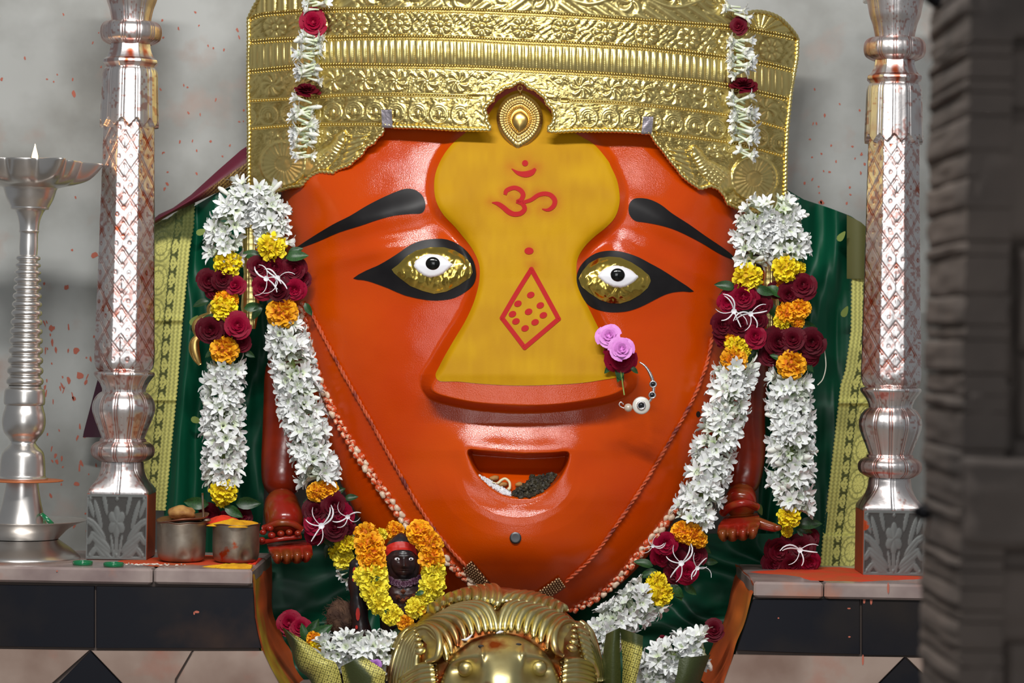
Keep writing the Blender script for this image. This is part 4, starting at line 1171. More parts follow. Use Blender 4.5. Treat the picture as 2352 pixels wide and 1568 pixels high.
def h_rosette(u, v, t, B):
    p = 95.0; i = np.floor((u - 584) / p); cu = 584 + (i + .5) * p
    cvv = B(cu) + 0.03 * (u - cu)
    du, dv = u - cu, v - cvv
    r = np.hypot(du, dv); a = np.arctan2(dv, du)
    pet = np.clip(1 - ((r - 17.5) / 8.5) ** 2, 0, 1) ** .5 * np.abs(np.cos(4 * a)) ** 0.7
    h = 6.5 * pet + 6.5 * np.clip(1 - (r / 8.0) ** 2, 0, 1) ** .5
    w = np.abs(((u - 584) / p) % 1 - 0.0); w = np.minimum(w, 1 - w) * p
    x = (u - (584 + np.round((u - 584) / p) * p))
    leaf = np.abs(np.sin((x * 0.9 + (v - cvv) * 0.75) / 5.2 + 1.5 * np.sin((v - cvv) / 11)))
    env = sstep(28, 36, r)
    return h * sstep(30, 26, r) + env * (3.4 * leaf ** 1.2 + 1.6 * np.sin(x * .35) * np.sin(v * .3))


def h_scroll(u, v, t, B):
    p = 71.0; i = np.floor((u - 590) / p); cu = 590 + (i + .5) * p
    sg = np.where(u < 1195, 1.0, -1.0)
    du, dv = u - cu, v - B(cu) - 0.03 * (u - cu)
    h = swirl(du, dv, 27.0, sg)
    st = (v - B(cu)) - sg * 0.0 - 20 * np.cos((u - cu) / p * 2 * np.pi * 0.5 * 2) * 0.9
    stem = 3.6 * np.exp(-(st / 4.0) ** 2) * sstep(24, 30, np.hypot(du, dv))
    wave = 2.4 * np.abs(np.sin((u + v * 0.8 * sg) / 6.5)) * sstep(29, 34, np.hypot(du, dv))
    return h + stem + wave


def h_medal(u, v, t, B):
    p = 49.0; i = np.floor((u - 592) / p); cu = 592 + (i + .5) * p
    du, dv = u - cu, (v - B(cu) - 0.05 * (u - cu)) - 4
    r = np.hypot(du, dv * 0.95)
    rings = np.exp(-((r - 20) / 2.0) ** 2) + np.exp(-((r - 15) / 1.7) ** 2) * (dv < 8) + .8 * np.exp(-((r - 10.5) / 1.5) ** 2) * (dv < 6)
    core = np.clip(1 - (du / 5.0) ** 2 - ((dv - 1) / 9) ** 2, 0, 1) ** .5
    top = np.abs(np.cos(np.arctan2(dv + 24, du) * 4.5)) * sstep(20, 10, np.hypot(du, dv + 26)) * (r > 22)
    drop = np.exp(-((np.abs(du) - 22) / 2.6) ** 2 - ((dv - 14) / 4.5) ** 2)
    return 4.6 * rings + 5 * core + 2.8 * top + 3.5 * drop


def h_upper(u, v, t):
    p = 100.0; i = np.floor((u - 600) / p); cu = 600 + (i + .5) * p
    sg = np.where(u < 1230, 1.0, -1.0)
    c = np.where(i % 2 == 0, -8.0, -22.0)
    q = np.where(u < 700, 9.0 * np.abs(np.sin(u / 7.5)), 0.0)
    x = u - 600 - 0.0 * v; wv = 14 * np.sin(x / p * np.pi) * sg
    stem = 6.0 * np.clip(1 - ((v + 12 - wv - 0.04 * (u - 1200)) / 7) ** 2, 0, 1) ** .5
    base = np.maximum(np.maximum(swirl(u - cu, v - c - 0.04 * (u - 1200), 36.0, sg, 5), 0.9 * swirl(u - cu - p / 2, v - c + 52, 36.0, -sg, 5)), stem)
    base = np.maximum(base, 5 * np.abs(np.sin((u * .7 + v * sg) / 8)) * sstep(30, 42, np.hypot(u - cu, v - c)))
    fan = np.where(u > 1705, 8 * np.abs(np.sin(np.arctan2(v - 75, u - 1745) * 9)), 0)
    return np.where(u < 690, q, np.where(u > 1705, fan, base * 1.15))


def h_flap(u, v, sg, cu, cvv):
    """peacock with a round fanned tail, leaf sprays towards the rim"""
    du, dv = (u - cu) * sg, v - cvv
    h = np.zeros_like(u)
    r = np.hypot(du + 40, dv - 18)                                   # round tail disc
    h = np.maximum(h, 6 * sstep(58, 50, r) + 2.5 * np.exp(-((r - 50) / 4) ** 2) + 1.8 * np.abs(np.cos(np.arctan2(dv - 18, du + 40) * 12)) * (r < 50) * (r > 18))
    def cap(x0, y0, x1, y1, w0, w1, amp, tex):
        ax, ay = x1 - x0, y1 - y0; L2 = ax * ax + ay * ay
        k = np.clip(((du - x0) * ax + (dv - y0) * ay) / L2, 0, 1)
        d = np.hypot(du - x0 - k * ax, dv - y0 - k * ay) / (w0 + (w1 - w0) * k)
        b = np.clip(1 - d ** 2, 0, 1) ** 0.5
        s = k * math.sqrt(L2)
        cr = (-(du - x0) * ay + (dv - y0) * ax) / math.sqrt(L2)
        if tex == 'rib': m_ = 0.72 + 0.28 * np.abs(np.sin(s / 2.6 - (cr / 14) ** 2))
        elif tex == 'scale': m_ = 0.75 + 0.25 * np.abs(np.sin(s / 3.0)) * np.abs(np.cos(cr / 3.0))
        else: m_ = 1.0
        return amp * b * m_
    for a in ((30, 24, 70, -6, 30, 20, 12, 'scale'), (66, 0, 92, -36, 18, 13, 12, 'rib'), (20, 30, 60, 46, 20, 10, 9, 'rib'), (90, -40, 98, -52, 12, 8, 12, 'none'), (98, -50, 112, -46, 5, 2, 8, 'none')):
        h = np.maximum(h, cap(*a))
    for j in range(7):
        x0, y0 = 100 + j * 5, 40 - j * 14
        an = -1.1 + j * .16
        h = np.maximum(h, cap(x0 - 8, y0, x0 + 26 * math.cos(an), y0 + 26 * math.sin(an), 7, 3, 6.5, 'none'))
        h = np.maximum(h, cap(x0, y0 + 6, x0 + 28, y0 + 2 - 2 * j, 5, 2, 5, 'none'))
    for cx_, cy_ in ((-20, -45), (15, -42), (-66, -40), (48, -44), (-70, 60), (-48, 78), (0, 76)):
        h = np.maximum(h, 0.9 * swirl(du - cx_, dv - cy_, 17, 1, 5))
    return h + 1.0 * noise(u / 6, v / 6, 0)


def band(name, top, bot, u0f, u1f, hf, n=46, du=2.0, umin=568, umax=1834, parent=None, chase=True, **kw):
    us = np.arange(umin, umax + .1, du)
    t = np.linspace(0, 1, n)[:, None]
    T, Bm = top(us), bot(us)
    Vv = T + (Bm - T) * t; Uu = np.broadcast_to(us, Vv.shape).copy()
    Uu = np.clip(Uu, LEFT_E(Vv), RIGHT_E(Vv))
    h = hf(Uu, Vv, t)
    ed = np.minimum(np.abs(Vv - T), np.abs(Bm - Vv))
    if chase:
        ph_ = 7 * noise(Uu / 30 + 5, Vv / 30 + 5, 0)
        h = h + (1.5 * np.abs(np.sin((Uu * np.cos(ph_) + Vv * np.sin(ph_)) / 4.6)) + 1.2 * noise(Uu / 7, Vv / 7, 1)) * sstep(3.2, 1.0, h)
    h = h * sstep(2.0, 6.0, ed) + 0.8 * (noise(Uu / 11, Vv / 11, 2) - .5)
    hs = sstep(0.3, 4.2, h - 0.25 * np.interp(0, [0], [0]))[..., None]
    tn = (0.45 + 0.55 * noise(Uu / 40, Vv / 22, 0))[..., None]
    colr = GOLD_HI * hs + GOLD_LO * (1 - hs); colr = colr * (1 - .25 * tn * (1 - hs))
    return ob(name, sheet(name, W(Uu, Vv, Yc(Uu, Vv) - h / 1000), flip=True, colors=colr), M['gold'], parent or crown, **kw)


def mid(a, b): return lambda u: (a(u) + b(u)) / 2


band('upper_frieze', B0, B1, 0, 0, h_upper, n=90)
band('rosette_band', B1, B2, 0, 0, lambda u, v, t: h_rosette(u, v, t, mid(B1, B2)))
band('ribbed_band', B2, B3, 0, 0, h_ribs, du=1.5, chase=False)
def arch_over(hf):
    def g(u, v, t):
        h = hf(u, v, t)
        d = -sdpoly(u, v, np.array(ARCH + [(1261, 320), (1125, 320)]))
        s = np.arctan2(v - 262, u - 1193)
        mot = 2.6 * np.abs(np.sin(s * 16 + 1.2 * np.sin(d / 4))) * sstep(3, 8, d) * sstep(36, 30, d) + 3.0 * np.exp(-((d - 38) / 3.0) ** 2) + 2 * np.exp(-((d - 5) / 3) ** 2)
        return np.where(d < 42, mot, h)
    return g
B4a = lambda u: np.minimum(B4(u), archv(u))
band('scroll_band', B3, B4a, 0, 0, arch_over(lambda u, v, t: h_scroll(u, v, t, mid(B3, B4))), du=1.6)
band('medallion_band', B4, B5, 0, 0, arch_over(lambda u, v, t: h_medal(u, v, t, mid(B4, B5))), umin=568, umax=1112.4)
# left and right cheeks of the arch
def arch_u(side):
    p = ap[:12] if side < 0 else ap[12:][::-1]
    o = np.argsort(p[:, 1]); return lambda v: np.interp(v, p[o, 1], p[o, 0])
for side, e0, e1 in ((-1, 1100, 1131), (1, 1256, 1288)):
    n, m = 46, 16
    vv = np.linspace(218 if side < 0 else 226, 299 if side < 0 else 301, n)[:, None]
    k = np.linspace(0, 1, m)[None]
    eu = arch_u(side)(vv)
    Uu = (e0 + (eu - e0) * k) if side < 0 else (eu + (e1 - eu) * k)
    Vv = vv + 0 * Uu
    h = arch_over(lambda u, v, t: 0 * u)(Uu, Vv, 0)
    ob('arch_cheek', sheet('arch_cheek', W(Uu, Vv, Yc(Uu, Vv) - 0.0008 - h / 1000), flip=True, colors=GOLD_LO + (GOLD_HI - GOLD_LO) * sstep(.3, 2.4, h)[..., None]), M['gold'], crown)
band('medallion_band', B4, B5, 0, 0, arch_over(lambda u, v, t: h_medal(u, v, t, mid(B4, B5))), umin=1274, umax=1834)
fl_l, fl_r = cv(FLAP_L), cv(FLAP_R)
fl_l = (lambda p: (lambda u: np.interp(u, p[:, 0], p[:, 1])))(np.array(FLAP_L)[np.argsort(np.array(FLAP_L)[:, 0])])
fl_r = (lambda p: (lambda u: np.interp(u, p[:, 0], p[:, 1])))(np.array(FLAP_R)[np.argsort(np.array(FLAP_R)[:, 0])])
band('side_flap', B5, fl_l, 0, 0, lambda u, v, t: h_flap(u, v, 1, 690, 358), n=80, du=1.8, umin=568, umax=879.5)
band('side_flap', B5, fl_r, 0, 0, lambda u, v, t: h_flap(u, v, -1, 1692, 392), n=84, du=1.8, umin=1499, umax=1834)


def rope(name, px, r=5.0, off=0.003, pitch=9.0):
    p = resample(np.asarray(px, float), 1.8)
    w = W(p[:, 0], p[:, 1], Yc(p[:, 0], p[:, 1]) - off)
    k = 10
    t, n, b = frames(w)
    a = np.linspace(0, 2 * np.pi, k, endpoint=False)[None]
    s = np.arange(len(p))[:, None] * 1.8
    rr = (r + 1.0 * np.cos(2 * (a - s * np.pi / pitch))) / 1000
    P = w[:, None] + rr[..., None] * (np.cos(a)[..., None] * n[:, None] + np.sin(a)[..., None] * b[:, None])
    return ob(name, sheet(name, P, wrap=True), M['goldrope'], crown)


lu = np.array([(LEFT_E(v), v) for v in np.arange(452, 40, -6)])
ru = np.array([(RIGHT_E(v), v) for v in np.arange(90, 488, 6)])
tu = np.array([(u, B0(u)) for u in np.arange(573, 1832, 4)])
rope('rim_rope', np.concatenate([lu, tu, ru]), 5.0)
bl = [(u, B5(u)) for u in np.arange(882, 1124, 6)]
br = [(u, B5(u)) for u in np.arange(1262, 1500, 6)]
rope('lower_rope', np.concatenate([np.array(FLAP_L), bl, ap, br, np.array(FLAP_R)[1:]]), 4.6, 0.004)
mb = MB()
bv, bf = ball_vf((0, 0, 0), 1.0, 3, 6)
for Bf, n_ in ((B1, 2), (B2, 2), (B3, 2), (B4, 1), (B5, 1)):
    for kk in range(n_):
        u0, u1 = LEFT_E(200) + 4, 1806
        for u in np.arange(u0, u1 + 16, 6.2):
            v = Bf(u) + (kk - (n_ - 1) / 2) * 7
            if Bf is B4 and 1085 < u < 1300: continue
            if Bf is B5 and 872 < u < 1505: continue
            if u > RIGHT_E(v) - 3: continue
            mb.add(bv * (0.0027, 0.0026, 0.0027) + W(u, v, Yc(u, v) - 0.0022), bf)
    for q in (-4 if n_ == 1 else -8, 4 if n_ == 1 else 8):
        pts = np.array([(u, Bf(u) + q) for u in np.arange(574, 1808, 8) if u < RIGHT_E(Bf(u)) - 3 and not (Bf is B4 and 1085 < u < 1300) and not (Bf is B5 and (872 < u < 1505))])
        cutp = np.where(np.diff(pts[:, 0]) > 9)[0]
        for seg in np.split(pts, cutp + 1):
            if len(seg) > 2: mb.tube(W(seg[:, 0], seg[:, 1], Yc(seg[:, 0], seg[:, 1]) - 0.001), 0.0018, 5)
ob('beaded_borders', mb.done('beaded_borders'), M['goldrope'], crown, kind='stuff')
for u, v0, v1 in ((887.5, 251, 294), (1489, 267, 308)):
    n, m = 10, 8
    Vv, Uu = np.meshgrid(np.linspace(v0, v1, n), np.linspace(-12, 12, m), indexing='ij')
    Uu = Uu + u + (Vv - v0) * (0.06 if u < 1000 else -0.10)
    P = W(Uu, Vv, Yc(Uu, Vv) - 0.009 - 0.0015 * (noise(Uu / 7, Vv / 9, 0) - .5))
    e = np.concatenate([P[:1] + [0, 0.008, 0], P, P[-1:] + [0, 0.02, 0.002]])
    ob('silver_clip', sheet('silver_clip', e, flip=True), M['tape'], crown, label='silver clip folded over the lower rim')

# ---------------------------------------------------------------- gold drop pendant under the crown's arch
yp = float(F(1195, 275)) - 0.018
pend = thing('gold_pendant', W(1193, 345, yp), 'gold leaf-shaped pendant hanging from the crown arch over the forehead', 'pendant')
DROP = catmull([(1196, 213), (1215, 221), (1234, 237), (1245, 258), (1246, 281), (1238, 305), (1222, 325), (1203, 338), (1187, 345), (1170, 330), (1153, 310), (1143, 287), (1141, 263), (1150, 240), (1168, 222)], 8, True)
dc = np.array([1193.5, 272.0])
da = np.arctan2(DROP[:, 1] - dc[1], DROP[:, 0] - dc[0]); dr = np.hypot(*(DROP - dc).T); o_ = np.argsort(da)
dR = lambda a: np.interp(a, np.concatenate([da[o_] - 2 * np.pi, da[o_], da[o_] + 2 * np.pi]), np.tile(dr[o_], 3))
k = np.linspace(0, 1, 60)[:, None]; a = np.linspace(-np.pi, np.pi, 220, endpoint=False)[None]
hgt = 2 + 3.0 * sstep(1.0, .9, k) + 3.2 * np.exp(-((k - .82) / .10) ** 2) * (0.45 + .55 * np.abs(np.cos(a * 24))) + 3.2 * np.exp(-((k - .62) / .045) ** 2) * (.4 + .6 * np.abs(np.cos(a * 18 + 4 * k))) + 3.0 * np.exp(-((k - .70) / .03) ** 2) + 4 * np.exp(-((k - .47) / .05) ** 2) * (.5 + .5 * np.abs(np.cos(a * 20)))
P = W(dc[0] + k * dR(a) * np.cos(a), dc[1] + k * dR(a) * np.sin(a), yp - hgt / 1000)
P = np.concatenate([P, (P[-1:] + [0, 0.004, 0])])
ob('plate', sheet('plate', P, wrap=True, flip=True), M['gold2'], pend)
k = np.linspace(0, 1, 20)[:, None]; a2 = np.linspace(-np.pi, np.pi, 60, endpoint=False)[None]
P = W(dc[0] + 1 + 0.38 * k * dR(a2) * np.cos(a2), dc[1] + 5 + 0.38 * k * dR(a2) * np.sin(a2), yp - 0.005 - 0.009 * np.sqrt(np.clip(1 - k ** 2, 0, 1)))
ob('drop_boss', sheet('drop_boss', P, wrap=True, flip=True), M['gold2'], pend, label='smooth domed drop in the middle')
t_ = np.linspace(0, 2 * np.pi, 24)
ring = W(1194.5 + 5 * np.cos(t_), 203 + 6 * np.sin(t_), yp - 0.006)
mb = MB().tube(ring, 0.0015, 6); mb.tube(W(np.full(4, 1195.0), np.array([186., 190, 194, 198]), Yc(1195, 190) - 0.006 + np.linspace(0, yp - Yc(1195, 190), 4)), 0.0016, 6)
mb.ball(W(1195, 211, yp - 0.004), 0.004)
ob('hanging_loop', mb.done('hanging_loop'), M['gold2'], pend)
# ---------------------------------------------------------------- green sari, zari borders, maroon shawl
YS = 0.20
sari = thing('green_sari', W(1180, 1560, YS), 'dark green silk sari with golden zari borders draped behind the statue', 'sari')


def cloth(name, top, bot, ufun0, ufun1, vfun_top, vfun_bot, ydep, m, n, mt, parent, col=None, **kw):
    a = np.linspace(0, 1, m)[None]; b = np.linspace(0, 1, n)[:, None]
    t0 = vfun_top(a); t1 = vfun_bot(a)
    v = t0 + (t1 - t0) * b
    u = ufun0(v) + (ufun1(v) - ufun0(v)) * a
    y = ydep(u, v, a, b)
    return ob(name, sheet(name, W(u, v, y), flip=True, colors=None if col is None else col(u, v, a, b)), mt, parent, **kw)


ip = lambda xs, ys: (lambda v: np.interp(v, xs, ys))
def folds(u, v, a, b):
    return YS - 0.022 * np.sin(u / 17 + 1.4 * noise(u / 60, v / 260, 0) * 4) * sstep(0, .1, a) - 0.012 * np.sin(u / 41 + v / 300) - 0.008 * noise(u / 12, v / 90, 1)


cloth('left_drape', 0, 0, ip([440, 520, 640, 880, 1170], [436, 441, 425, 406, 377]), ip([400, 640, 860, 1300], [600, 612, 616, 600]),
      lambda a: np.interp(a, [0, .4, 1], [478, 440, 400]), lambda a: 1330 + 0 * a, folds, 90, 70, M['sari'], sari, label='dark green silk on the left side')
# shoulder and skirt on the right
cloth('right_drape', 0, 0, ip([400, 760, 900, 1320], [1770, 1760, 1752, 1735]), ip([480, 634, 760, 884, 1018, 1152, 1301], [1990, 1963, 1957, 1934, 1919, 1904, 1888]),
      lambda a: np.interp(a, [0, .15, .35, .6, .85, 1], [415, 432, 458, 476, 496, 516]), lambda a: 1335 + 0 * a, folds, 90, 70, M['sari'], sari, label='dark green silk on the right side')


def zari_col(wpx, serr_left):
    def f(u, v, a, b):
        x = (a if serr_left else 1 - a) * wpx + 0 * v           # px from the toothed edge
        yy = v + 0 * a
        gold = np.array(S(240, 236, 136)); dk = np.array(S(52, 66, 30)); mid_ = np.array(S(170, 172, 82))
        g = np.full(u.shape, 0.9)
        # toothed and striped edge
        strip = (x < 26)
        g = np.where(strip, 0.55 + 0.35 * (np.abs((x - 14) / 4.5 % 2 - 1) > .5), g)
        # row of sprigs
        p1 = 39.0
        t1 = (yy / p1) % 1 - .5
        sx = x - 34
        sprig = (np.abs(sx + 6 - 10 * np.abs(t1 * 2)) < 3.2) & (np.abs(t1) < .42) | (np.abs(sx - 4) < 2) & (np.abs(t1) < .3) | (np.abs(t1) < .07) & (sx < 8)
        g = np.where((x >= 26) & (x < 44), np.where(sprig, 0.85, 0.08), g)
        # lotus motifs
        p2 = 78.0
        t2 = ((yy + 20) / p2) % 1 - .5
        lx_ = x - 66; r = np.hypot(lx_ / 22, t2 * 2.25); an = np.arctan2(t2 * 2, lx_ / 22)
        line = (np.abs(np.cos(an * 5 + 0.0)) < 0.20) & (r < 1) | (np.abs(r - 1) < .07) | (np.abs(r - .62) < .06)
        g = np.where((x >= 44) & (x < 90), np.where(line, 0.45, np.where(r < 1, 1.0, 0.78 + 0.2 * np.sin(yy / 3) * np.sin(x / 3))), g)
        g = np.where((x >= 90) & (x < 100), 0.6 + .3 * (np.sin(x * 2) > 0), g)
        dgr = (np.abs(((x + yy) / 11) % 1 - .5) < .1) | (np.abs(((x - yy) / 11) % 1 - .5) < .1)
        g = np.where(x >= 100, np.where(dgr, .45, .8), g)
        if not serr_left: g = g * (.12 + .88 * sstep(545, 562, yy + 6 * np.sin(x / 20)))  # shade on the left border's top, put into the colour as dark olive
        return dk + (gold - dk) * np.clip(g, 0, 1)[..., None]
    return f


def toothed(v): return 3.2 * (np.abs((v / 9.0) % 1 - .5) * 2)


zy = lambda u, v, a, b: YS - 0.03 - 0.006 * np.sin(v / 120 + a * 2) + 0.012 * np.sin(a * 3.1) - 0.010 * np.exp(-((v - 735) / 6) ** 2) - 0.008 * np.exp(-((v - 918) / 5) ** 2)
redge = ip([440, 520, 570, 641, 731, 802, 880, 1032, 1168, 1200], [447, 443.6, 434.6, 427.5, 418.6, 413, 407, 392, 379, 377])
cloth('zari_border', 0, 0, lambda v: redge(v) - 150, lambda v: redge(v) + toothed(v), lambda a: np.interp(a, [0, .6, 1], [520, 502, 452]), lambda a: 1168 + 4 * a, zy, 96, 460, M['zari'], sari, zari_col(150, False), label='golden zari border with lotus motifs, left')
ledge_ = ip([560, 634, 759, 850, 884, 1018, 1152, 1228, 1301], [1970, 1957.6, 1956, 1943, 1932, 1917, 1901.7, 1892, 1886])
zy2 = lambda u, v, a, b: YS - 0.03 - 0.006 * np.sin(v / 120 + a * 2) + 0.010 * np.sin(a * 3.1) - 0.010 * np.exp(-((v - 925) / 5) ** 2) - 0.012 * sstep(1222, 1232, v)
cloth('zari_border', 0, 0, lambda v: ledge_(v) - toothed(v), lambda v: ledge_(v) + 150, lambda a: 634 + 0 * a, lambda a: 1330 + 0 * a, zy2, 96, 420, M['zari'], sari, zari_col(150, True), label='golden zari border with lotus motifs, right')
cloth('olive_edge', 0, 0, lambda v: 1945 + 0 * v, lambda v: 2010 + 0 * v, lambda a: np.interp(a, [0, .5, 1], [493, 510, 540]), lambda a: 640 + 0 * a, lambda u, v, a, b: YS - 0.025 - 0.01 * np.sin(a * 3) + 0 * v, 20, 30,
      mat('olive_zari', S(84, 84, 34), 0.5, 0.2), sari, label='plain olive reverse of the border')
# motifs woven on the silk
mb = MB()
for u, v, an in ((464, 532, -.3), (446, 735, -.9), (1933, 542, -.9), (1941, 715, -1.1), (452, 965, .3), (1745, 1170, 1.2), (410, 1180, -.5)):
    k = 12; a = np.linspace(0, 2 * np.pi, k, endpoint=False)
    x, y = 14 * np.cos(a), 7 * np.sin(a) * (1 - .5 * np.cos(a))
    mb.add(W(u + x * math.cos(an) - y * math.sin(an), v + x * math.sin(an) + y * math.cos(an), YS - 0.052), [list(range(k))[::-1]])
ob('woven_leaves', mb.done('woven_leaves', False), mat('woven_gold', S(120, 138, 62), 0.45, 0.3), sari)
# lower skirt folds below the face
def lowf(u, v, a, b):
    d = np.where(u < 1150, (u - 640) * 0.35 + (v - 1250), -(u - 1700) * 0.62 + (v - 1250))
    return 0.16 - 0.016 * np.sin(d / 19 + 7 * noise(u / 90, v / 70, 0)) - 0.016 * np.sin(d / 47 + 4 * noise(u / 140, v / 120, 1)) - 0.12 * b


cloth('skirt_folds', 0, 0, lambda v: 585 + 0 * v, lambda v: 1790 + 0 * v, lambda a: 1225 + 0 * a, lambda a: 1640 + 0 * a, lowf, 200, 80, M['sari'], sari, label='crumpled dark green folds below the chin')

# maroon shawl edge at the upper left, its tail behind the pillar
def shcol(u, v, a, b):
    base = np.array(S(96, 22, 44)); g = np.array(S(160, 130, 74)); dk = np.array(S(56, 26, 22))
    w = sstep(.50, .56, b + 0 * a)[..., None] * sstep(.35, .6, a + 0 * b)[..., None]
    gr = ((np.abs(((u + v) / 9) % 1 - .5) < .16) | (np.abs(((u - v) / 9) % 1 - .5) < .16))[..., None]
    return base * (1 - w) + w * np.where(gr, g, dk)


shawl = thing('maroon_shawl', W(480, 470, YS), 'maroon silk shawl edge with gold checks above the green sari, left of the crown', 'shawl')
cloth('shawl_edge', 0, 0, lambda v: 352 + 0 * v, lambda v: 620 + 0 * v, lambda a: np.interp(a, [0, .05, .17, .32, .55, .75, 1], [503, 492, 477, 448, 392, 345, 300]), lambda a: np.interp(a, [0, .17, .32, .55, .8, 1], [516, 489, 470, 442, 408, 390]),
      lambda u, v, a, b: YS - 0.045 - 0.02 * np.sin(b * 3.1) + 0 * a, 110, 30, M['shawl'], shawl, shcol)
cloth('shawl_tail', 0, 0, lambda v: np.interp(v, [820, 1000], [238, 190]), lambda v: 330 + 0 * v, lambda a: 822 + 0 * a, lambda a: 1004 + 0 * a,
      lambda u, v, a, b: YS + 0.02 - 0.01 * np.sin(a * 6) + 0 * b, 14, 14, M['shawl'], shawl, lambda u, v, a, b: np.broadcast_to(np.array(S(60, 20, 40)), u.shape + (3,)))

# ---------------------------------------------------------------- flower meshes, shared by every copy
def tuberose(seed, long=1.0):
    """one floret: green-white tube, six pointed petals; length 1 along +Z"""
    r_ = random.Random(seed); mb = MB()
    mb.tube([(0, 0, 0), (0.02, 0, .2 * long), (0.01, 0, .42 * long), (0, 0, .58 * long)], [.05, .055, .07, .10], 6, False, col=None)
    n0 = mb.n
    cols = [np.tile(np.array(S(206, 218, 176)), (6, 1)), np.tile(np.array(S(216, 226, 194)), (6, 1)), np.tile(np.array(S(232, 236, 222)), (6, 1)), np.tile(np.array(S(240, 241, 236)), (6, 1))]
    mb.c[0] = np.concatenate(cols)
    op = r_.uniform(0.55, 1.05)
    for k in range(6):
        a = k * math.pi / 3 + r_.uniform(-.15, .15); w = .072 if k % 2 else .082
        L = r_.uniform(.34, .46)
        ca, sa = math.cos(a), math.sin(a)
        P = []
        for j, t in enumerate((0, .35, .7, 1.0)):
            rad = .06 + L * op * t; z = .55 * long + .34 * math.sin(t * 1.5) * (1.15 - .3 * op) - .08 * max(0, t - .5) * op
            ww = w * (.8, 1.3, 1.0, .10)[j]
            P.append([[rad * ca + ww * s * -sa, rad * sa + ww * s * ca, z + .03 * abs(s)] for s in (-1, 0, 1)])
        P = np.array(P)
        mb.sheet(P)
        c = np.tile(np.array(S(234, 236, 235)), (12, 1)); c[:3] = S(208, 220, 176)
        mb.c[-1] = c
    return mb.done('tuberose', True, True)


def tuberose_bud(seed):
    mb = MB()
    mb.tube([(0, 0, 0), (.03, 0, .25), (.02, 0, .55), (0, 0, .8), (-.01, 0, .97), (0, 0, 1.0)], [.045, .055, .085, .11, .06, .01], 7)
    z = mb.v[0][:, 2][:, None]
    mb.c[0] = np.array(S(170, 190, 110)) * (1 - sstep(0, .6, z)) + np.array(S(238, 240, 232)) * sstep(0, .6, z)
    return mb.done('tuberose_bud', True, True)


T_ME = [tuberose(i) for i in range(5)] + [tuberose(9, 1.15), tuberose_bud(1)]
for m_ in T_ME: m_.materials.append(M['floret'])


def arr(me):
    n = len(me.vertices); v = np.empty(n * 3); me.vertices.foreach_get('co', v)
    c = np.empty(n * 4); me.color_attributes['Col'].data.foreach_get('color', c)
    f = np.array([list(p.vertices) for p in me.polygons if len(p.vertices) == 4])
    return v.reshape(-1, 3), f, c.reshape(-1, 4)[:, :3]


T_ARR = [arr(m_) for m_ in T_ME[:5]]


def marigold(seed, n=165, half=False):
    """pompom of ruffled petals, unit radius, top towards +Z"""
    r_ = random.Random(seed); mb = MB()
    for i in range(n):
        z = 1 - (i + .5) / n * (1.75 if not half else 1.1); ph = i * 2.39996
        st = math.sqrt(max(0, 1 - z * z))
        d = np.array([st * math.cos(ph), st * math.sin(ph), z]); 
        e1 = np.cross(d, [0.3, 0.2, 1.0]); e1 /= np.linalg.norm(e1); e2 = np.cross(d, e1)
        an = r_.uniform(0, 6.28); a = e1 * math.cos(an) + e2 * math.sin(an); b = np.cross(d, a)
        w = r_.uniform(.14, .21); q = r_.uniform(.86, 1.08)
        base = d * .55
        P = [[base - a * w * .4, base + b * .02, base + a * w * .4],
             [d * q * .86 - a * w * 1.0 + b * .05, d * q * .9 + b * .10, d * q * .86 + a * w * 1.0 + b * .05],
             [d * q * .98 - a * w * .8 + b * .16, d * q * 1.02 + b * .13, d * q * .96 + a * w * .85 + b * .17]]
        mb.sheet(np.array(P))
        f = r_.uniform(.86, 1.12)
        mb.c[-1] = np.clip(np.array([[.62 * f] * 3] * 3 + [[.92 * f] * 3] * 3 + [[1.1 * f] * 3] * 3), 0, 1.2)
    mb.ball((0, 0, -.05), .7, 6, 10, col=(.5, .5, .5))
    return mb


def marig_mesh(seed, col, col_in, name='marigold'):
    mb = marigold(seed)
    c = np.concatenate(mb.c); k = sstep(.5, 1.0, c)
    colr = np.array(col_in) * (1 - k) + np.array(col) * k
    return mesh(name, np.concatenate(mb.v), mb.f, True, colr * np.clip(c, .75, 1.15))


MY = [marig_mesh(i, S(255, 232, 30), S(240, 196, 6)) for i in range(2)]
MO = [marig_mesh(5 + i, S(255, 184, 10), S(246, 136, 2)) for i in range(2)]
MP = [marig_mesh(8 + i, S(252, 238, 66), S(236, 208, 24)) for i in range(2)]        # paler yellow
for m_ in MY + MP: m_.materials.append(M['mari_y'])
for m_ in MO: m_.materials.append(M['mari_o'])


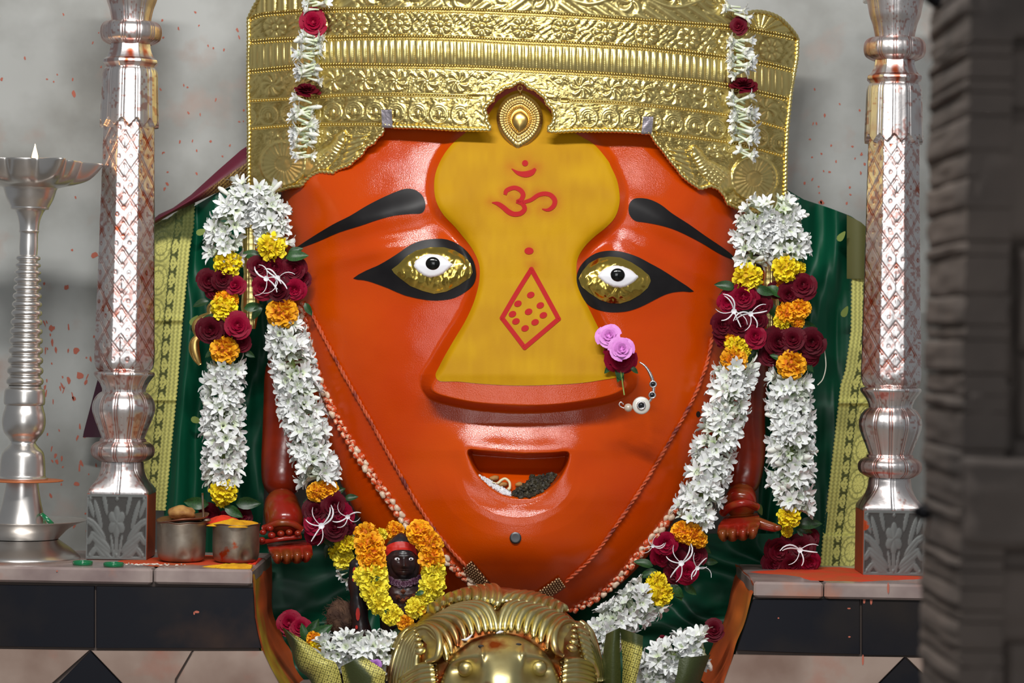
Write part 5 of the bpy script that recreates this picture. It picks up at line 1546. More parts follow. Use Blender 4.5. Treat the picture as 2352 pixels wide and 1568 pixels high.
def rose(seed, mt, n=17, open_=1.0, name='rose'):
    """whorled rose, unit radius, facing +Z"""
    r_ = random.Random(seed); mb = MB()
    for i in range(n):
        t = (i + .5) / n
        ph = i * 2.4 + r_.uniform(-.3, .3)
        rad = .16 + .62 * t * open_; lean = .15 + .95 * t * open_
        w = .30 + .42 * t; hgt = .50 + .22 * t
        P = []
        for a in np.linspace(0, 1, 5):
            row = []
            for s in np.linspace(-1, 1, 6):
                an = ph + s * (w / max(rad, .32)) * (.72 + .34 * math.sin(a * 2.6))
                curl = max(0, a - .62) * 1.1 * t
                rr = rad * (.35 + .65 * a) + hgt * a * math.sin(lean) * .52 + curl * .35 - .06 * abs(s) ** 2
                z = .62 * (1 - t) * .5 + hgt * a * math.cos(lean) - curl * .45 - .10 * abs(s) ** 3 * a + .05 * math.sin(5 * s + i) * a - .22
                row.append([rr * math.cos(an), rr * math.sin(an), z])
            P.append(row)
        mb.sheet(np.array(P))
    mb.ball((0, 0, -.1), .34, 5, 8)
    me = mb.done(name, True)
    v = np.empty(len(me.vertices) * 3); me.vertices.foreach_get('co', v); v = v.reshape(-1, 3); v /= np.abs(v[:, :2]).max()
    me.vertices.foreach_set('co', v.ravel()); me.update()
    me.materials.append(mt)
    return me


RD = [rose(i, M['rose_d'], 15 + i) for i in range(3)]
RC = [rose(4 + i, M['rose_c'], 15) for i in range(2)]
RPk = [rose(7 + i, M['rose_p'], 15, 1.15) for i in range(2)]


def leaf_mesh(seed):
    n, m = 7, 5
    t = np.linspace(0, 1, n)[:, None]; s = np.linspace(-1, 1, m)[None]
    w = .24 * np.sin(np.pi * t ** .8) ** .8 + .004
    P = np.stack([s * w, t + 0 * s, .10 * np.abs(s) * np.sin(np.pi * t) - .22 * (t - .4) ** 2 + .03 * np.sin(6 * t + s)], -1)
    me = sheet('leaf', P); me.materials.append(M['leaf']); return me


LF = [leaf_mesh(0)]


def lily_mesh(seed):
    """spider lily: long thin curling white strips from one throat"""
    r_ = random.Random(seed); mb = MB()
    mb.tube([(0, 0, -.1), (0, 0, .1), (0, 0, .22)], [.07, .10, .16], 8)
    for k in range(6):
        a = k * 2 * math.pi / 6 + r_.uniform(-.55, .55); L = r_.uniform(.6, 1.1); c = r_.uniform(.2, 1.0)
        ca, sa = math.cos(a), math.sin(a); bend = r_.uniform(-.9, .9)
        pts = []
        for t in np.linspace(0, 1, 8):
            rad = .04 + L * t; z = .15 + c * .35 * math.sin(t * 2.2) ; b = bend * t * t
            pts.append([rad * math.cos(a + b), rad * math.sin(a + b), z])
        v, f = tube_vf(pts, [.03, .042, .048, .05, .05, .048, .042, .025], 6, True, 0.5); mb.add(v, f)
    me = mb.done('spider_lily'); me.materials.append(M['lily']); return me


LL = [lily_mesh(i) for i in range(3)]


def orient(loc, d, scale, spin=0.0, sq=1.0):
    d = Vector(d).normalized()
    q = d.to_track_quat('Z', 'Y').to_matrix().to_4x4()
    return Matrix.Translation(Vector(loc)) @ q @ Matrix.Rotation(spin, 4, 'Z') @ Matrix.Diagonal((scale, scale, scale * sq, 1))


CAM = np.array([0, -1.0, 0.0])


def strand(parent, px, y, rad, count, seed, lim=105, y1=None, name='tuberose', long=1.0, jit=.3, meshes=None):
    """florets tied round a thread: they point outwards from the path px (photo pixels), at depth y"""
    r_ = random.Random(seed)
    p = resample(catmull(px, 8), 4.0)
    yy = np.linspace(y, y if y1 is None else y1, len(p))
    w = W(p[:, 0], p[:, 1], yy)
    tg, nn, bb = frames(w)
    rows = max(1, count // 6)
    k = 0
    for i in range(count):
        f = (i + .5) / count * (len(w) - 1); j = int(f)
        c = w[j] + (w[min(j + 1, len(w) - 1)] - w[j]) * (f - j)
        t = tg[j]
        side = np.cross(t, CAM); side /= np.linalg.norm(side); out = np.cross(side, t)
        if np.dot(out, CAM) < 0: out = -out
        if r_.random() < .5: a = math.radians((1 if i % 2 else -1) * (38 + (lim - 38) * r_.random() ** .8))
        else: a = math.radians(r_.uniform(-50, 50))
        d = out * math.cos(a) + side * math.sin(a) + t * r_.uniform(-jit, jit)
        L = rad * sc(y) * r_.uniform(.88, 1.14) * long
        me = r_.choice(meshes or T_ME[:5] * 3 + T_ME[5:])
        M4 = orient(c + d * 0.0 - np.array([0, 0, 0]), d, L, r_.uniform(0, 6.28))
        inst(name, me, M4, parent)
    # the thread and green stalk core
    # a bed of further florets under the separate ones, too crowded to pick apart
    vs_, fs_, cs_, n0 = [], [], [], 0
    for i in range(int(count * 1.0)):
        f = r_.random() * (len(w) - 1); j = int(f); c = w[j]; t = tg[j]
        side = np.cross(t, CAM); side /= np.linalg.norm(side); out = np.cross(side, t)
        if np.dot(out, CAM) < 0: out = -out
        a = math.radians(r_.uniform(-lim, lim))
        d = out * math.cos(a) + side * math.sin(a) + t * r_.uniform(-jit, jit)
        V0, F0, C0 = T_ARR[r_.randrange(5)]
        M4 = np.array(orient(c, d, rad * sc(y) * r_.uniform(.66, .88), r_.uniform(0, 6.28)))
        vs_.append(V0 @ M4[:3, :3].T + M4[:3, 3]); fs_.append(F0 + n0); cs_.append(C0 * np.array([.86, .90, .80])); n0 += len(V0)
    bed = mesh('floret_bed', np.concatenate(vs_), np.concatenate(fs_), True, np.concatenate(cs_))
    ob('floret_bed', bed, M['floret'], parent, kind='stuff')
    mb = MB().tube(w[::3], 0.005 * rad / 50, 7)
    return ob('stalk_core', mb.done('stalk_core'), M['stem'], parent)


def put(parent, me, u, v, r, y, d=None, name=None, seed=0, sq=1.0, jit=.25):
    if 1110 < v < 1250 and (690 < u < 830 or 1490 < u < 1640) and -.125 < y < -.05: y -= .035
    r_ = random.Random(seed * 7919 + int(u * 13 + v * 7))
    d = d or (r_.uniform(-jit, jit), -1, r_.uniform(-jit, jit))
    return inst(name or me.name.split('.')[0], me, orient(W(u, v, y), d, r * sc(y), r_.uniform(0, 6.28), sq), parent)


def leaf(parent, u, v, ln, ang, y, tilt=0.3):
    """ang: photo direction in degrees (0 = right, 90 = up)"""
    a = math.radians(ang)
    x = Vector((math.cos(a), 0, math.sin(a))); zc = Vector((0, -1, 0)); 
    zc = (zc + Vector((rnd.uniform(-tilt, tilt), 0, rnd.uniform(0, tilt * 2)))).normalized(); zc = (zc - x * zc.dot(x)).normalized()
    xx = x.cross(zc)
    R = Matrix((xx, x, zc)).transposed().to_4x4()
    return inst('leaf', LF[0], Matrix.Translation(Wv(u, v, y)) @ R @ Matrix.Scale(ln * sc(y), 4), parent)


# ---------------------------------------------------------------- hanging garlands
YG = -0.06
gl = thing('flower_garland', W(590, 420, YG), 'left flower garland of white tuberose, marigold and dark roses, hung from the crown edge', 'garland', 'garlands hung over the statue')
strand(gl, [(513, 594), (522, 530), (540, 472), (572, 442)], YG, 54, 38, 1)
strand(gl, [(584, 440), (612, 462), (622, 510), (629, 560)], YG, 52, 38, 2)
strand(gl, [(515, 838), (512, 930), (516, 1030), (512, 1108)], YG + .02, 56, 88, 3, 108)
strand(gl, [(652, 752), (676, 850), (698, 960), (735, 1104)], YG, 58, 106, 4, 108, y1=-.10)
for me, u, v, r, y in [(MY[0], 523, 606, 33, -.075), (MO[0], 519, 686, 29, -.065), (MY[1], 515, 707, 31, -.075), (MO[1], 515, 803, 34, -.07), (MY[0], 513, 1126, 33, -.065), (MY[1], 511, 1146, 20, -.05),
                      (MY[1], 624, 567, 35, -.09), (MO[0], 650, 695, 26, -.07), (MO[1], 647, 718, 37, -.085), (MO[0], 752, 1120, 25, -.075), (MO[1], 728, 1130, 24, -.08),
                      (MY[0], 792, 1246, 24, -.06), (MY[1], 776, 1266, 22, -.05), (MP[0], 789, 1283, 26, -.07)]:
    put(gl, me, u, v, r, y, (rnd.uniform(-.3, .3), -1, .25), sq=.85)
for me, u, v, r, y in [(RD[0], 480, 645, 31, -.07), (RD[1], 512, 640, 29, -.085), (RC[0], 541, 655, 28, -.08), (RD[2], 495, 668, 25, -.06), (RD[1], 484, 757, 37, -.08), (RC[1], 546, 748, 35, -.095), (RD[0], 508, 778, 26, -.06), (RD[2], 555, 785, 25, -.06),
                      (RD[0], 594, 612, 30, -.075), (RD[1], 630, 612, 33, -.085), (RD[2], 676, 618, 33, -.08), (RC[0], 605, 660, 33, -.085), (RD[0], 640, 668, 32, -.09), (RC[1], 676, 665, 30, -.085), (RD[2], 694, 640, 24, -.06),
                      (RD[1], 478, 1182, 30, -.03), (RC[0], 520, 1192, 28, -.02), (RD[0], 556, 1184, 26, -.03),
                      (RD[0], 726, 1172, 35, -.08), (RC[1], 722, 1200, 30, -.085), (RD[1], 768, 1160, 36, -.085), (RC[0], 782, 1180, 34, -.08), (RD[2], 770, 1210, 34, -.085), (RD[0], 796, 1208, 26, -.07), (RC[1], 722, 1232, 25, -.06)]:
    put(gl, me, u, v, r, y, name='rose')
for u, v, r, y in [(614, 640, 42, -.115), (640, 640, 42, -.12), (738, 1208, 46, -.16), (800, 1185, 36, -.145)]:
    put(gl, LL[int(u) % 3], u, v, r, y, name='spider_lily')
for q in [(600, 588, 50, 175, -.05), (655, 592, 55, 8, -.1), (660, 585, 40, 25, -.09), (480, 690, 40, 200, -.05), (560, 708, 45, 10, -.06), (500, 728, 40, 190, -.06), (700, 695, 34, 300, -.07), (500, 800, 36, 215, -.07), (560, 805, 30, 330, -.05),
          (480, 1158, 60, 175, -.05), (540, 1155, 60, 0, -.05), (515, 1162, 50, 330, -.06), (750, 1136, 46, 20, -.09), (735, 1146, 40, 190, -.08), (790, 1145, 34, 10, -.07), (740, 1236, 44, 330, -.06), (790, 1222, 40, 350, -.06), (760, 1245, 40, 250, -.05), (600, 700, 40, 240, -.06)]:
    leaf(gl, *q)
put(gl, T_ME[1], 801, 1306, 34, -.06, (-.8, -.6, .1)); put(gl, T_ME[2], 806, 1318, 34, -.06, (-.3, -.7, -.6)); put(gl, T_ME[3], 803, 1330, 30, -.05, (.0, -.6, -.8)); put(gl, T_ME[0], 798, 1314, 30, -.06, (-.7, -.5, -.3))

gr = thing('flower_garland', W(1770, 470, YG), 'right flower garland of white tuberose, marigold and dark roses, curving under the chin', 'garland', 'garlands hung over the statue')
strand(gr, [(1724, 604), (1726, 550), (1738, 504), (1762, 484)], YG, 54, 36, 5)
strand(gr, [(1774, 480), (1798, 498), (1810, 545), (1816, 590)], YG, 54, 36, 6)
strand(gr, [(1815, 868), (1814, 960), (1818, 1060), (1818, 1168)], YG, 60, 88, 7, 108)
strand(gr, [(1690, 838), (1672, 930), (1638, 1050), (1592, 1200)], YG - .02, 58, 104, 8, 108, y1=-.12)
strand(gr, [(1490, 1372), (1440, 1408), (1390, 1450), (1366, 1490)], -0.12, 56, 58, 9, 112, y1=-.16)
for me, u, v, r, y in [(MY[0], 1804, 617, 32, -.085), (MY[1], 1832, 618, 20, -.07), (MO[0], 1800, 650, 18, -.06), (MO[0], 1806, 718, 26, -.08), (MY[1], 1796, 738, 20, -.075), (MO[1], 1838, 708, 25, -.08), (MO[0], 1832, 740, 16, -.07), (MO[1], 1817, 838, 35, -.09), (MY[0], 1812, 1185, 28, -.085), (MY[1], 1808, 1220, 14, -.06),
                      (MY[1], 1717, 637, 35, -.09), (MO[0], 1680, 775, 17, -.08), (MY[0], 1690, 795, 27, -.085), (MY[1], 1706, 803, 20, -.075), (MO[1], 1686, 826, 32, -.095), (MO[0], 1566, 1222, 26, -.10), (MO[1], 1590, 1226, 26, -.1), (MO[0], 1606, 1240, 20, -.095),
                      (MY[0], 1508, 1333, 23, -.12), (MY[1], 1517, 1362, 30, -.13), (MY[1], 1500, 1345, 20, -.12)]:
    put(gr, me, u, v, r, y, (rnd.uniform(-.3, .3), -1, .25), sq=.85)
for me, u, v, r, y in [(RD[0], 1845, 655, 36, -.085), (RD[1], 1812, 676, 30, -.08), (RD[2], 1785, 665, 24, -.05), (RD[1], 1788, 785, 40, -.08), (RD[2], 1822, 780, 34, -.09), (RC[0], 1835, 786, 20, -.07), (RD[0], 1866, 786, 38, -.085), (RD[2], 1860, 818, 26, -.07), (RD[2], 1770, 815, 30, -.06),
                      (RC[1], 1708, 680, 38, -.095), (RC[0], 1672, 695, 30, -.085), (RD[2], 1746, 700, 30, -.085), (RD[0], 1660, 745, 32, -.085), (RD[1], 1698, 745, 36, -.085), (RC[1], 1734, 772, 30, -.09), (RD[2], 1660, 775, 26, -.07), (RD[0], 1740, 735, 26, -.08),
                      (RD[1], 1790, 1262, 36, -.05), (RD[0], 1838, 1256, 36, -.055), (RD[2], 1820, 1296, 34, -.05), (RC[0], 1858, 1290, 30, -.055), (RD[1], 1775, 1296, 30, -.04), (RD[0], 1862, 1236, 24, -.045),
                      (RC[0], 1528, 1248, 32, -.11), (RC[1], 1520, 1276, 32, -.115), (RD[0], 1595, 1276, 30, -.11), (RD[2], 1556, 1284, 32, -.115), (RC[0], 1578, 1312, 32, -.12), (RD[1], 1548, 1316, 28, -.11), (RC[1], 1556, 1252, 28, -.1)]:
    put(gr, me, u, v, r, y, name='rose')
for u, v, r, y in [(1686, 714, 42, -.125), (1722, 720, 40, -.125), (1836, 1262, 42, -.09), (1566, 1294, 44, -.17), (1600, 1304, 34, -.16), (1500, 1252, 28, -.165)]:
    put(gr, LL[int(u) % 3], u, v, r, y, name='spider_lily')
for q in [(1690, 660, 50, 172, -.09), (1700, 664, 50, 195, -.08), (1735, 660, 46, 340, -.1), (1760, 658, 50, 330, -.08), (1800, 632, 30, 15, -.08), (1775, 760, 44, 210, -.06), (1740, 800, 44, 240, -.06), (1800, 826, 34, 160, -.085), (1840, 828, 40, 320, -.07), (1830, 745, 50, 350, -.06), (1760, 690, 46, 300, -.06),
          (1830, 1205, 60, 5, -.06), (1790, 1210, 40, 180, -.05), (1828, 1215, 50, 340, -.05), (1500, 1300, 46, 165, -.12), (1510, 1310, 44, 200, -.12), (1545, 1340, 46, 300, -.11), (1530, 1345, 50, 330, -.11), (1600, 1250, 40, 330, -.08), (1616, 1290, 34, 0, -.08), (1570, 1340, 40, 320, -.1), (1690, 790, 36, 30, -.075)]:
    leaf(gr, *q)
# loose cotton thread end of the right garland
ob('thread_end', MB().tube(W(*catmull([(1874, 768, -.07), (1886, 768, -.075), (1893, 800, -.075), (1897, 840, -.07), (1890, 870, -.065), (1878, 884, -.06)], 6).T), 0.0013, 6).done('thread_end'), M['string'], gr, label='loose white cotton thread end')

# the two flower strings laid over the crown
def crown_string(label, parts, seed, roses, first):
    r_ = random.Random(seed)
    u0, v0 = first
    t = thing('flower_string', W(u0, v0, float(Yc(u0, v0)) - .02), label, 'garland', 'flower strings over the crown')
    for (ua, va, ub, vb, n) in parts:
        for i in range(n):
            k = (i + .5) / n
            u, v = ua + (ub - ua) * k, va + (vb - va) * k
            sgn = 1 if i % 2 else -1
            ang = r_.uniform(-.75, .55)
            d = (sgn * math.cos(ang), -r_.uniform(.15, .55), -math.sin(ang) * .8 - .1)
            u += -sgn * 10 + r_.uniform(-6, 6)
            y = float(Yc(u, v)) - .020 - r_.uniform(0, .010)
            L = r_.uniform(40, 54)
            inst('tuberose', r_.choice(T_ME[:6] + T_ME[5:]), orient(W(u, v, y), d, L * sc(y), r_.uniform(0, 6)), t)
    for me, u, v, r, d in roses:
        y = float(Yc(u, v)) - .026
        put(t, me, u, v, r, y, d, name='rose')
    return t


crown_string('thin string of tuberose and two dark roses over the left of the crown', [(722, -30, 722, 26, 7), (714, 74, 708, 180, 24), (702, 235, 698, 330, 22), (690, 335, 700, 362, 5)], 11,
             [(RC[0], 719, 52, 37, (.1, -1, .1)), (RD[1], 703, 209, 36, (0, -.45, .9))], (708, 362))
crown_string('thin string of tuberose and two dark roses over the right of the crown', [(1688, 14, 1692, 34, 4), (1700, 86, 1700, 168, 20), (1700, 228, 1712, 330, 24), (1706, 340, 1716, 366, 4)], 12,
             [(RD[0], 1697, 60, 24, (-.3, -1, .1)), (RD[2], 1708, 196, 36, (0, -.5, .85))], (1712, 366))

# ---------------------------------------------------------------- gold ear ornaments half hidden by the garlands
for side, cu, lab in ((-1, 575, 'gold ear ornament behind the left garland, its curled fins showing'), (1, 1768, 'gold ear ornament behind the right garland')):
    t = thing('ear_ornament', W(cu, 620, 0.0), lab, 'earring', 'gold ear ornaments')
    n, m = 60, 16
    b = np.linspace(0, 1, n)[:, None]; a = np.linspace(-1, 1, m)[None]
    wd = np.interp(b, [0, .2, .5, .8, 1], [16, 20, 15, 22, 12])
    v = 505 + 250 * b + 0 * a; u = cu + wd * a + 0 * b
    h = 0.010 * np.sqrt(np.clip(1 - a ** 2, 0, 1)) + 0.0016 * np.abs(np.sin(v / 5)) * (np.abs(a) < .75) + 0.001 * np.sin(u)
    ob('stem_plate', sheet('stem_plate', W(u, v, -0.02 - h), flip=True), M['goldrope'], t)
    if side < 0:
        fins = [[(500, 690, 10), (484, 706, 9), (482, 722, 8), (462, 732, 9), (448, 748, 8), (452, 772, 5)], [(470, 766, 4), (450, 780, 10), (446, 800, 13), (452, 822, 10), (460, 838, 4)]]
    else:
        fins = [[(1790, 590, 10), (1776, 620, 14), (1770, 650, 12), (1776, 672, 5)]]
    for fpt in fins:
        c = catmull(np.array(fpt, float), 6)
        ob('curled_fin', mesh('curled_fin', *tube_vf(W(c[:, 0], c[:, 1], -0.01), c[:, 2] / 1000, 10, True, .5)), M['gold2'], t)

# ---------------------------------------------------------------- necklaces
def on_face(pts, off):
    p = np.asarray(pts, float)
    y = np.minimum(F(p[:, 0], p[:, 1]), 0.02) - off
    return W(p[:, 0], p[:, 1], y)


def shell_chain(label, px, seed):
    r_ = random.Random(seed)
    p = resample(catmull(px, 10), 9.0)
    w = on_face(p, .007)
    t = thing('shell_chain', w[0], label, 'necklace', 'shell chains')
    mes = []
    for k in range(3):
        v, f = ball_vf((0, 0, 0), (.0098, .0072, .0066), 6, 8)
        v[:, 2] += .0015 * np.sin(v[:, 0] * 400 + k)
        me = mesh('shell_bead', v, f); me.materials.append(M['shell'] if k < 2 else M['shell2']); mes.append(me)
    for i in range(len(w)):
        d = w[min(i + 1, len(w) - 1)] - w[max(i - 1, 0)]
        q = Vector(d.tolist()).to_track_quat('X', 'Y').to_matrix().to_4x4()
        sgn = 1 if i % 2 else -1
        side = np.cross(d / np.linalg.norm(d), CAM)
        inst('shell_bead', mes[i % 2 if r_.random() < .72 else 2], Matrix.Translation(Vector((w[i] + side * .0045 * sgn).tolist())) @ q @ Matrix.Rotation(r_.uniform(-.6, .6), 4, 'Y') @ Matrix.Rotation(r_.uniform(0, 6), 4, 'X') @ Matrix.Scale(r_.uniform(.85, 1.15), 4), t)
    ob('cord', MB().tube(w, .0018, 6).done('cord'), M['thread'], t)
    return t


shell_chain('chain of orange and pale shells down the left cheek beside the garland', [(692, 700), (706, 770), (726, 850), (760, 935), (800, 1010), (850, 1085), (895, 1150), (940, 1210), (1000, 1262), (1050, 1310), (1090, 1345)], 1)
shell_chain('chain of orange and pale shells along the right jaw, behind the lion', [(1590, 1110), (1556, 1160), (1520, 1210), (1470, 1270), (1420, 1330), (1370, 1372), (1312, 1402)], 2)


def thread_neck(label, px, pad, seed):
    p = resample(catmull(px, 12), 3.0)
    w = on_face(p, .005)
    t = thing('thread_necklace', w[0], label, 'necklace', 'thread necklaces')
    tg, n, b = frames(w)
    s = np.arange(len(w)) * 3.0
    for k in range(2):
        a = s / 13.0 * np.pi + k * np.pi
        ob('thread_strand', mesh('thread_strand', *tube_vf(w + (np.cos(a)[:, None] * n + np.sin(a)[:, None] * b) * .0024, .0026 + .0006 * np.sin(s / 9 + k), 6)), M['thread'], t)
    # woven pad of small gold beads
    q = np.array(pad, float)
    mb = MB(); bv, bf = ball_vf((0, 0, 0), .0030, 3, 6)
    L = np.linalg.norm(q[1] - q[0]); d = (q[1] - q[0]) / L; nn = np.array([-d[1], d[0]])
    for i in range(int(L / 5.6)):
        for j in range(-2, 3):
            x = q[0] + d * i * 5.6 + nn * (j + .5 * (i % 2)) * 5.2
            mb.add(bv + on_face(x[None], .008)[0], bf)
    ob('bead_pad', mb.done('bead_pad'), M['goldbead'], t, kind='stuff', label='woven pad of tiny gold beads')
    x = np.array([q[0] + d * a_ * L + nn * b_ * 19 for a_, b_ in ((-.05, -1), (1.05, -1), (1.05, 1), (-.05, 1))])
    g = np.array([[q[0] + d * L * a_ + nn * 14.5 * b_ for b_ in np.linspace(-1, 1, 5)] for a_ in np.linspace(-.04, 1.04, 8)])
    ob('pad_backing', sheet('pad_backing', on_face(g.reshape(-1, 2), .005).reshape(8, 5, 3)), M['copper'], t)
    return t


thread_neck('twisted vermilion thread on the left cheek ending in a gold bead pad', [(706, 700), (742, 770), (790, 860), (850, 965), (905, 1065), (960, 1160), (1012, 1235), (1060, 1290), (1075, 1304)], [(1074, 1298), (1114, 1346)], 1)
thread_neck('twisted vermilion thread on the right cheek ending in a gold bead pad', [(1636, 775), (1622, 840), (1590, 920), (1540, 1010), (1480, 1110), (1420, 1200), (1360, 1280), (1300, 1336)], [(1290, 1338), (1238, 1374)], 2)

# ---------------------------------------------------------------- nose ring and the posy on the nostril
yr = float(F(1432, 880)) - .010
nr_ = thing('nose_ring', W(1430, 930, yr), 'silver nose ring with pearl, white disc and dark stones at the right nostril', 'nose ring')
wire = catmull([(1468, 831), (1480, 839), (1490, 852), (1498, 870), (1501, 890), (1498, 910), (1488, 925), (1474, 932), (1455, 936), (1440, 938), (1428, 935), (1422, 929), (1426, 923), (1432, 928)], 6)
ob('ring_wire', mesh('ring_wire', *tube_vf(W(wire[:, 0], wire[:, 1], yr - .03), np.interp(np.linspace(0, 1, len(wire)), [0, .2, .4, .5, 1], [.0016, .004, .0035, .002, .0016]), 10)), M['ring'], nr_)
v_, f_ = ball_vf(W(1443, 936, yr - .033), .0095, 10, 16); ob('pearl', mesh('pearl', v_, f_), M['pearl'], nr_)
def dial(name, u, v, prof, y, mt, **kw):
    k = np.array(prof, float); a = np.linspace(0, 2 * np.pi, 36, endpoint=False)[None]
    P = W(u + k[:, :1] * np.cos(a), v + k[:, :1] * np.sin(a), y - k[:, 1:2] / 1000 + 0 * a)
    return ob(name, sheet(name, P, wrap=True, flip=True), mt, nr_, **kw)


dial('disc', 1473, 931, [(0, 6), (11, 6), (17, 5.4), (19.5, 4), (20.5, 2), (19.5, 0), (0, 0)], yr - .034, M['disc'], label='white shell disc')
dial('bezel', 1473, 931, [(0, 0), (6, 0), (6.5, 3.5), (8.5, 4.5), (10.5, 3), (11, 0)], yr - .040, M['ring'])
dial('gem', 1473, 931, [(0, 4.5), (3.5, 4), (6, 2), (6.2, 0)], yr - .040, M['gem'], label='dark round stone')
for u, v in ((1500, 882), (1498, 907)):
    dial('bezel', u, v, [(0, 0), (5, 1), (6, 4), (8, 4), (9, 1), (8, -2)], yr - .032, M['ring'])
    dial('gem', u, v, [(0, 4), (3, 3.6), (5, 2), (5.4, 0)], yr - .033, M['gem'])
posy = thing('rose_posy', W(1425, 860, yr), 'posy of two pink roses and one magenta rose tucked by the right nostril', 'flower')
put(posy, RPk[0], 1399, 772, 33, yr - .02, (-.1, -1, .35), name='rose').__setitem__('label', 'pink rose')
put(posy, RPk[1], 1428, 802, 33, yr - .045, (.05, -1, .2), name='rose').__setitem__('label', 'pink rose')
put(posy, RC[1], 1425, 822, 43, yr - .014, (.1, -1, -.25), name='rose').__setitem__('label', 'magenta rose')
ob('stem', mesh('stem', *tube_vf(W(np.array([1424., 1428, 1431, 1434]), np.array([845., 866, 888, 907]), yr - .012), .0016, 7)), M['stem'], posy)
for q in [(1415, 845, 36, 300, yr - .01), (1430, 846, 34, 250, yr - .01), (1405, 838, 26, 230, yr - .008), (1448, 842, 24, 320, yr - .01)]:
    leaf(posy, *q)
# ---------------------------------------------------------------- step in front of the statue (below the frame) that carries the lion and the small idol
VB = 1640
zstep = float(W(1176, VB, -0.45)[2])
ob('altar_step', bevbox('altar_step', (0.0, -0.27, zstep - 0.06), (1.02, 0.72, 0.12), 0.006), M['marble'], None, label='low marble step under the lion head, between the two ledges', cat='step')

# ---------------------------------------------------------------- brass lion head
YL = -0.36


def Ly(u, v):
    u = np.asarray(u, float); v = np.asarray(v, float)
    du, dv = (u - 1141) / 250.0, (v - 1600) / np.where(v < 1600, 252.0, 300.0)
    r = np.clip(np.hypot(du, dv), 0, 1)
    h = 190 * np.clip(1 - r ** 2.4, 0, 1) ** 0.6
    f = np.clip(1 - ((u - 1150) / 142) ** 2 - ((v - 1602) / 146) ** 2, 0, 1)
    h = h + 46 * f ** 0.5
    h = h + 26 * np.exp(-((u - 1152) / 62) ** 4) * sstep(1462, 1560, v) * (f > 0) + 20 * sstep(1520, 1640, v) * np.exp(-((u - 1152) / 60) ** 2) * (f > 0)
    for cu, sg in ((1071, -1), (1237, 1)):
        h = h - 32 * gauss(u, v, cu + 2 * sg, 1540, 36, 30) + 16 * gauss(u, v, cu + sg * 6, 1512, 44, 12, -sg * .25 * -1)
        h = h + 8 * gauss(u, v, cu - sg * 36, 1500, 6, 24)
    return YL - h / 1000


lion = thing('lion_head', (float(W(1141, 1600, YL)[0]), YL - .1, zstep), 'shiny brass lion head with combed mane in front of the statue chin', 'statue')
k = np.linspace(0, 1, 90)[:, None] ** 0.9; a = np.linspace(0, 2 * np.pi, 240, endpoint=False)[None]
Uu = 1141 + 250 * k * np.cos(a); Vv = 1600 + np.where(np.sin(a) < 0, 252, 40) * k * np.sin(a)
P = W(Uu, Vv, Ly(Uu, Vv))
ob('skull', sheet('skull', P, wrap=True, flip=True), M['brassred'], lion, label='red-stained brass under the mane')
k = np.linspace(0, 1, 80)[:, None] ** 0.8; a = np.linspace(0, 2 * np.pi, 180, endpoint=False)[None]
Uu = 1150 + 143 * k * np.cos(a); Vv = 1602 + np.where(np.sin(a) < 0, 147, 38) * k * np.sin(a)
P = W(Uu, Vv, Ly(Uu, Vv) - 0.003 * sstep(1.0, .93, k))
lface = ob('face', sheet('face', P, wrap=True, flip=True), M['brass'], lion, label='smooth polished brow and muzzle')
for cu, cv_ in ((1071, 1535), (1237, 1533)):
    v_, f_ = ball_vf(W(cu, cv_, float(Ly(cu, cv_)) - .007), (.0185, .018, .018), 12, 20)
    ob('eye', mesh('eye', v_, f_), M['brass'], lface)
for cu, cv_ in ((1105, 1484), (1191, 1480)):
    v_, f_ = ball_vf(W(cu, cv_, float(Ly(cu, cv_)) - .0035), (.0065, .0015, .0035), 6, 14)
    ob('rivet_hole', mesh('rivet_hole', v_, f_), M['hole'], lface)
E8 = lambda x, y: (880 + x / 4.523, 1320 + y / 4.523)


def bez(p, n=22):
    p = np.asarray(p, float); t = np.linspace(0, 1, n)[:, None]
    return (1 - t) ** 3 * p[0] + 3 * (1 - t) ** 2 * t * p[1] + 3 * (1 - t) * t * t * p[2] + t ** 3 * p[3]


def lock(p, w0, w1, w2, lift=.002, n=22):
    c = bez([E8(*q) for q in p], n)
    r = np.interp(np.linspace(0, 1, n), [0, .04, .35, .9, 1], [w0 * .5, w0, w1, w2, w2 * .35]) * .00092
    w = W(c[:, 0], c[:, 1], Ly(c[:, 0], c[:, 1]) - lift)
    t, nn, b = frames(w)
    k = 10; a = np.linspace(0, 2 * np.pi, k, endpoint=False)
    P = w[:, None] + r[:, None, None] * (1.55 * np.cos(a)[None, :, None] * nn[:, None] + np.sin(a)[None, :, None] * b[:, None])
    f = gridfaces(n, k, True).tolist() + [list(range(k))[::-1], [(n - 1) * k + i for i in range(k)]]
    ob('mane_lock', mesh('mane_lock', P.reshape(-1, 3), f), M['brass'], lion)


# inner row: fans up from the brow, swept to each side
SL = [(1180, 600), (1128, 596), (1068, 604), (1000, 614), (925, 640), (850, 690), (775, 745), (712, 822), (664, 895)]
for i, s in enumerate(SL):
    k = i / 8
    e = (640 - 330 * k, 372 + 190 * k)
    lock([s, (s[0] - 10 + 10 * k, s[1] - 190 - 110 * (1 - k)), (e[0] + 330 - 190 * k, e[1] - 120 + 60 * k), e], 7.6, 12.5, 6.5, .003)
SR = [(1212, 600), (1262, 592), (1326, 590), (1398, 598), (1480, 620), (1560, 655), (1635, 705), (1705, 775)]
for i, s in enumerate(SR):
    k = i / 7
    e = (1680 + 250 * k, 330 + 135 * k)
    lock([s, (s[0] + 4, s[1] - 190 - 100 * (1 - k)), (e[0] - 300 + 200 * k, e[1] - 95 + 45 * k), e], 7.6, 12.5, 6.5, .003)
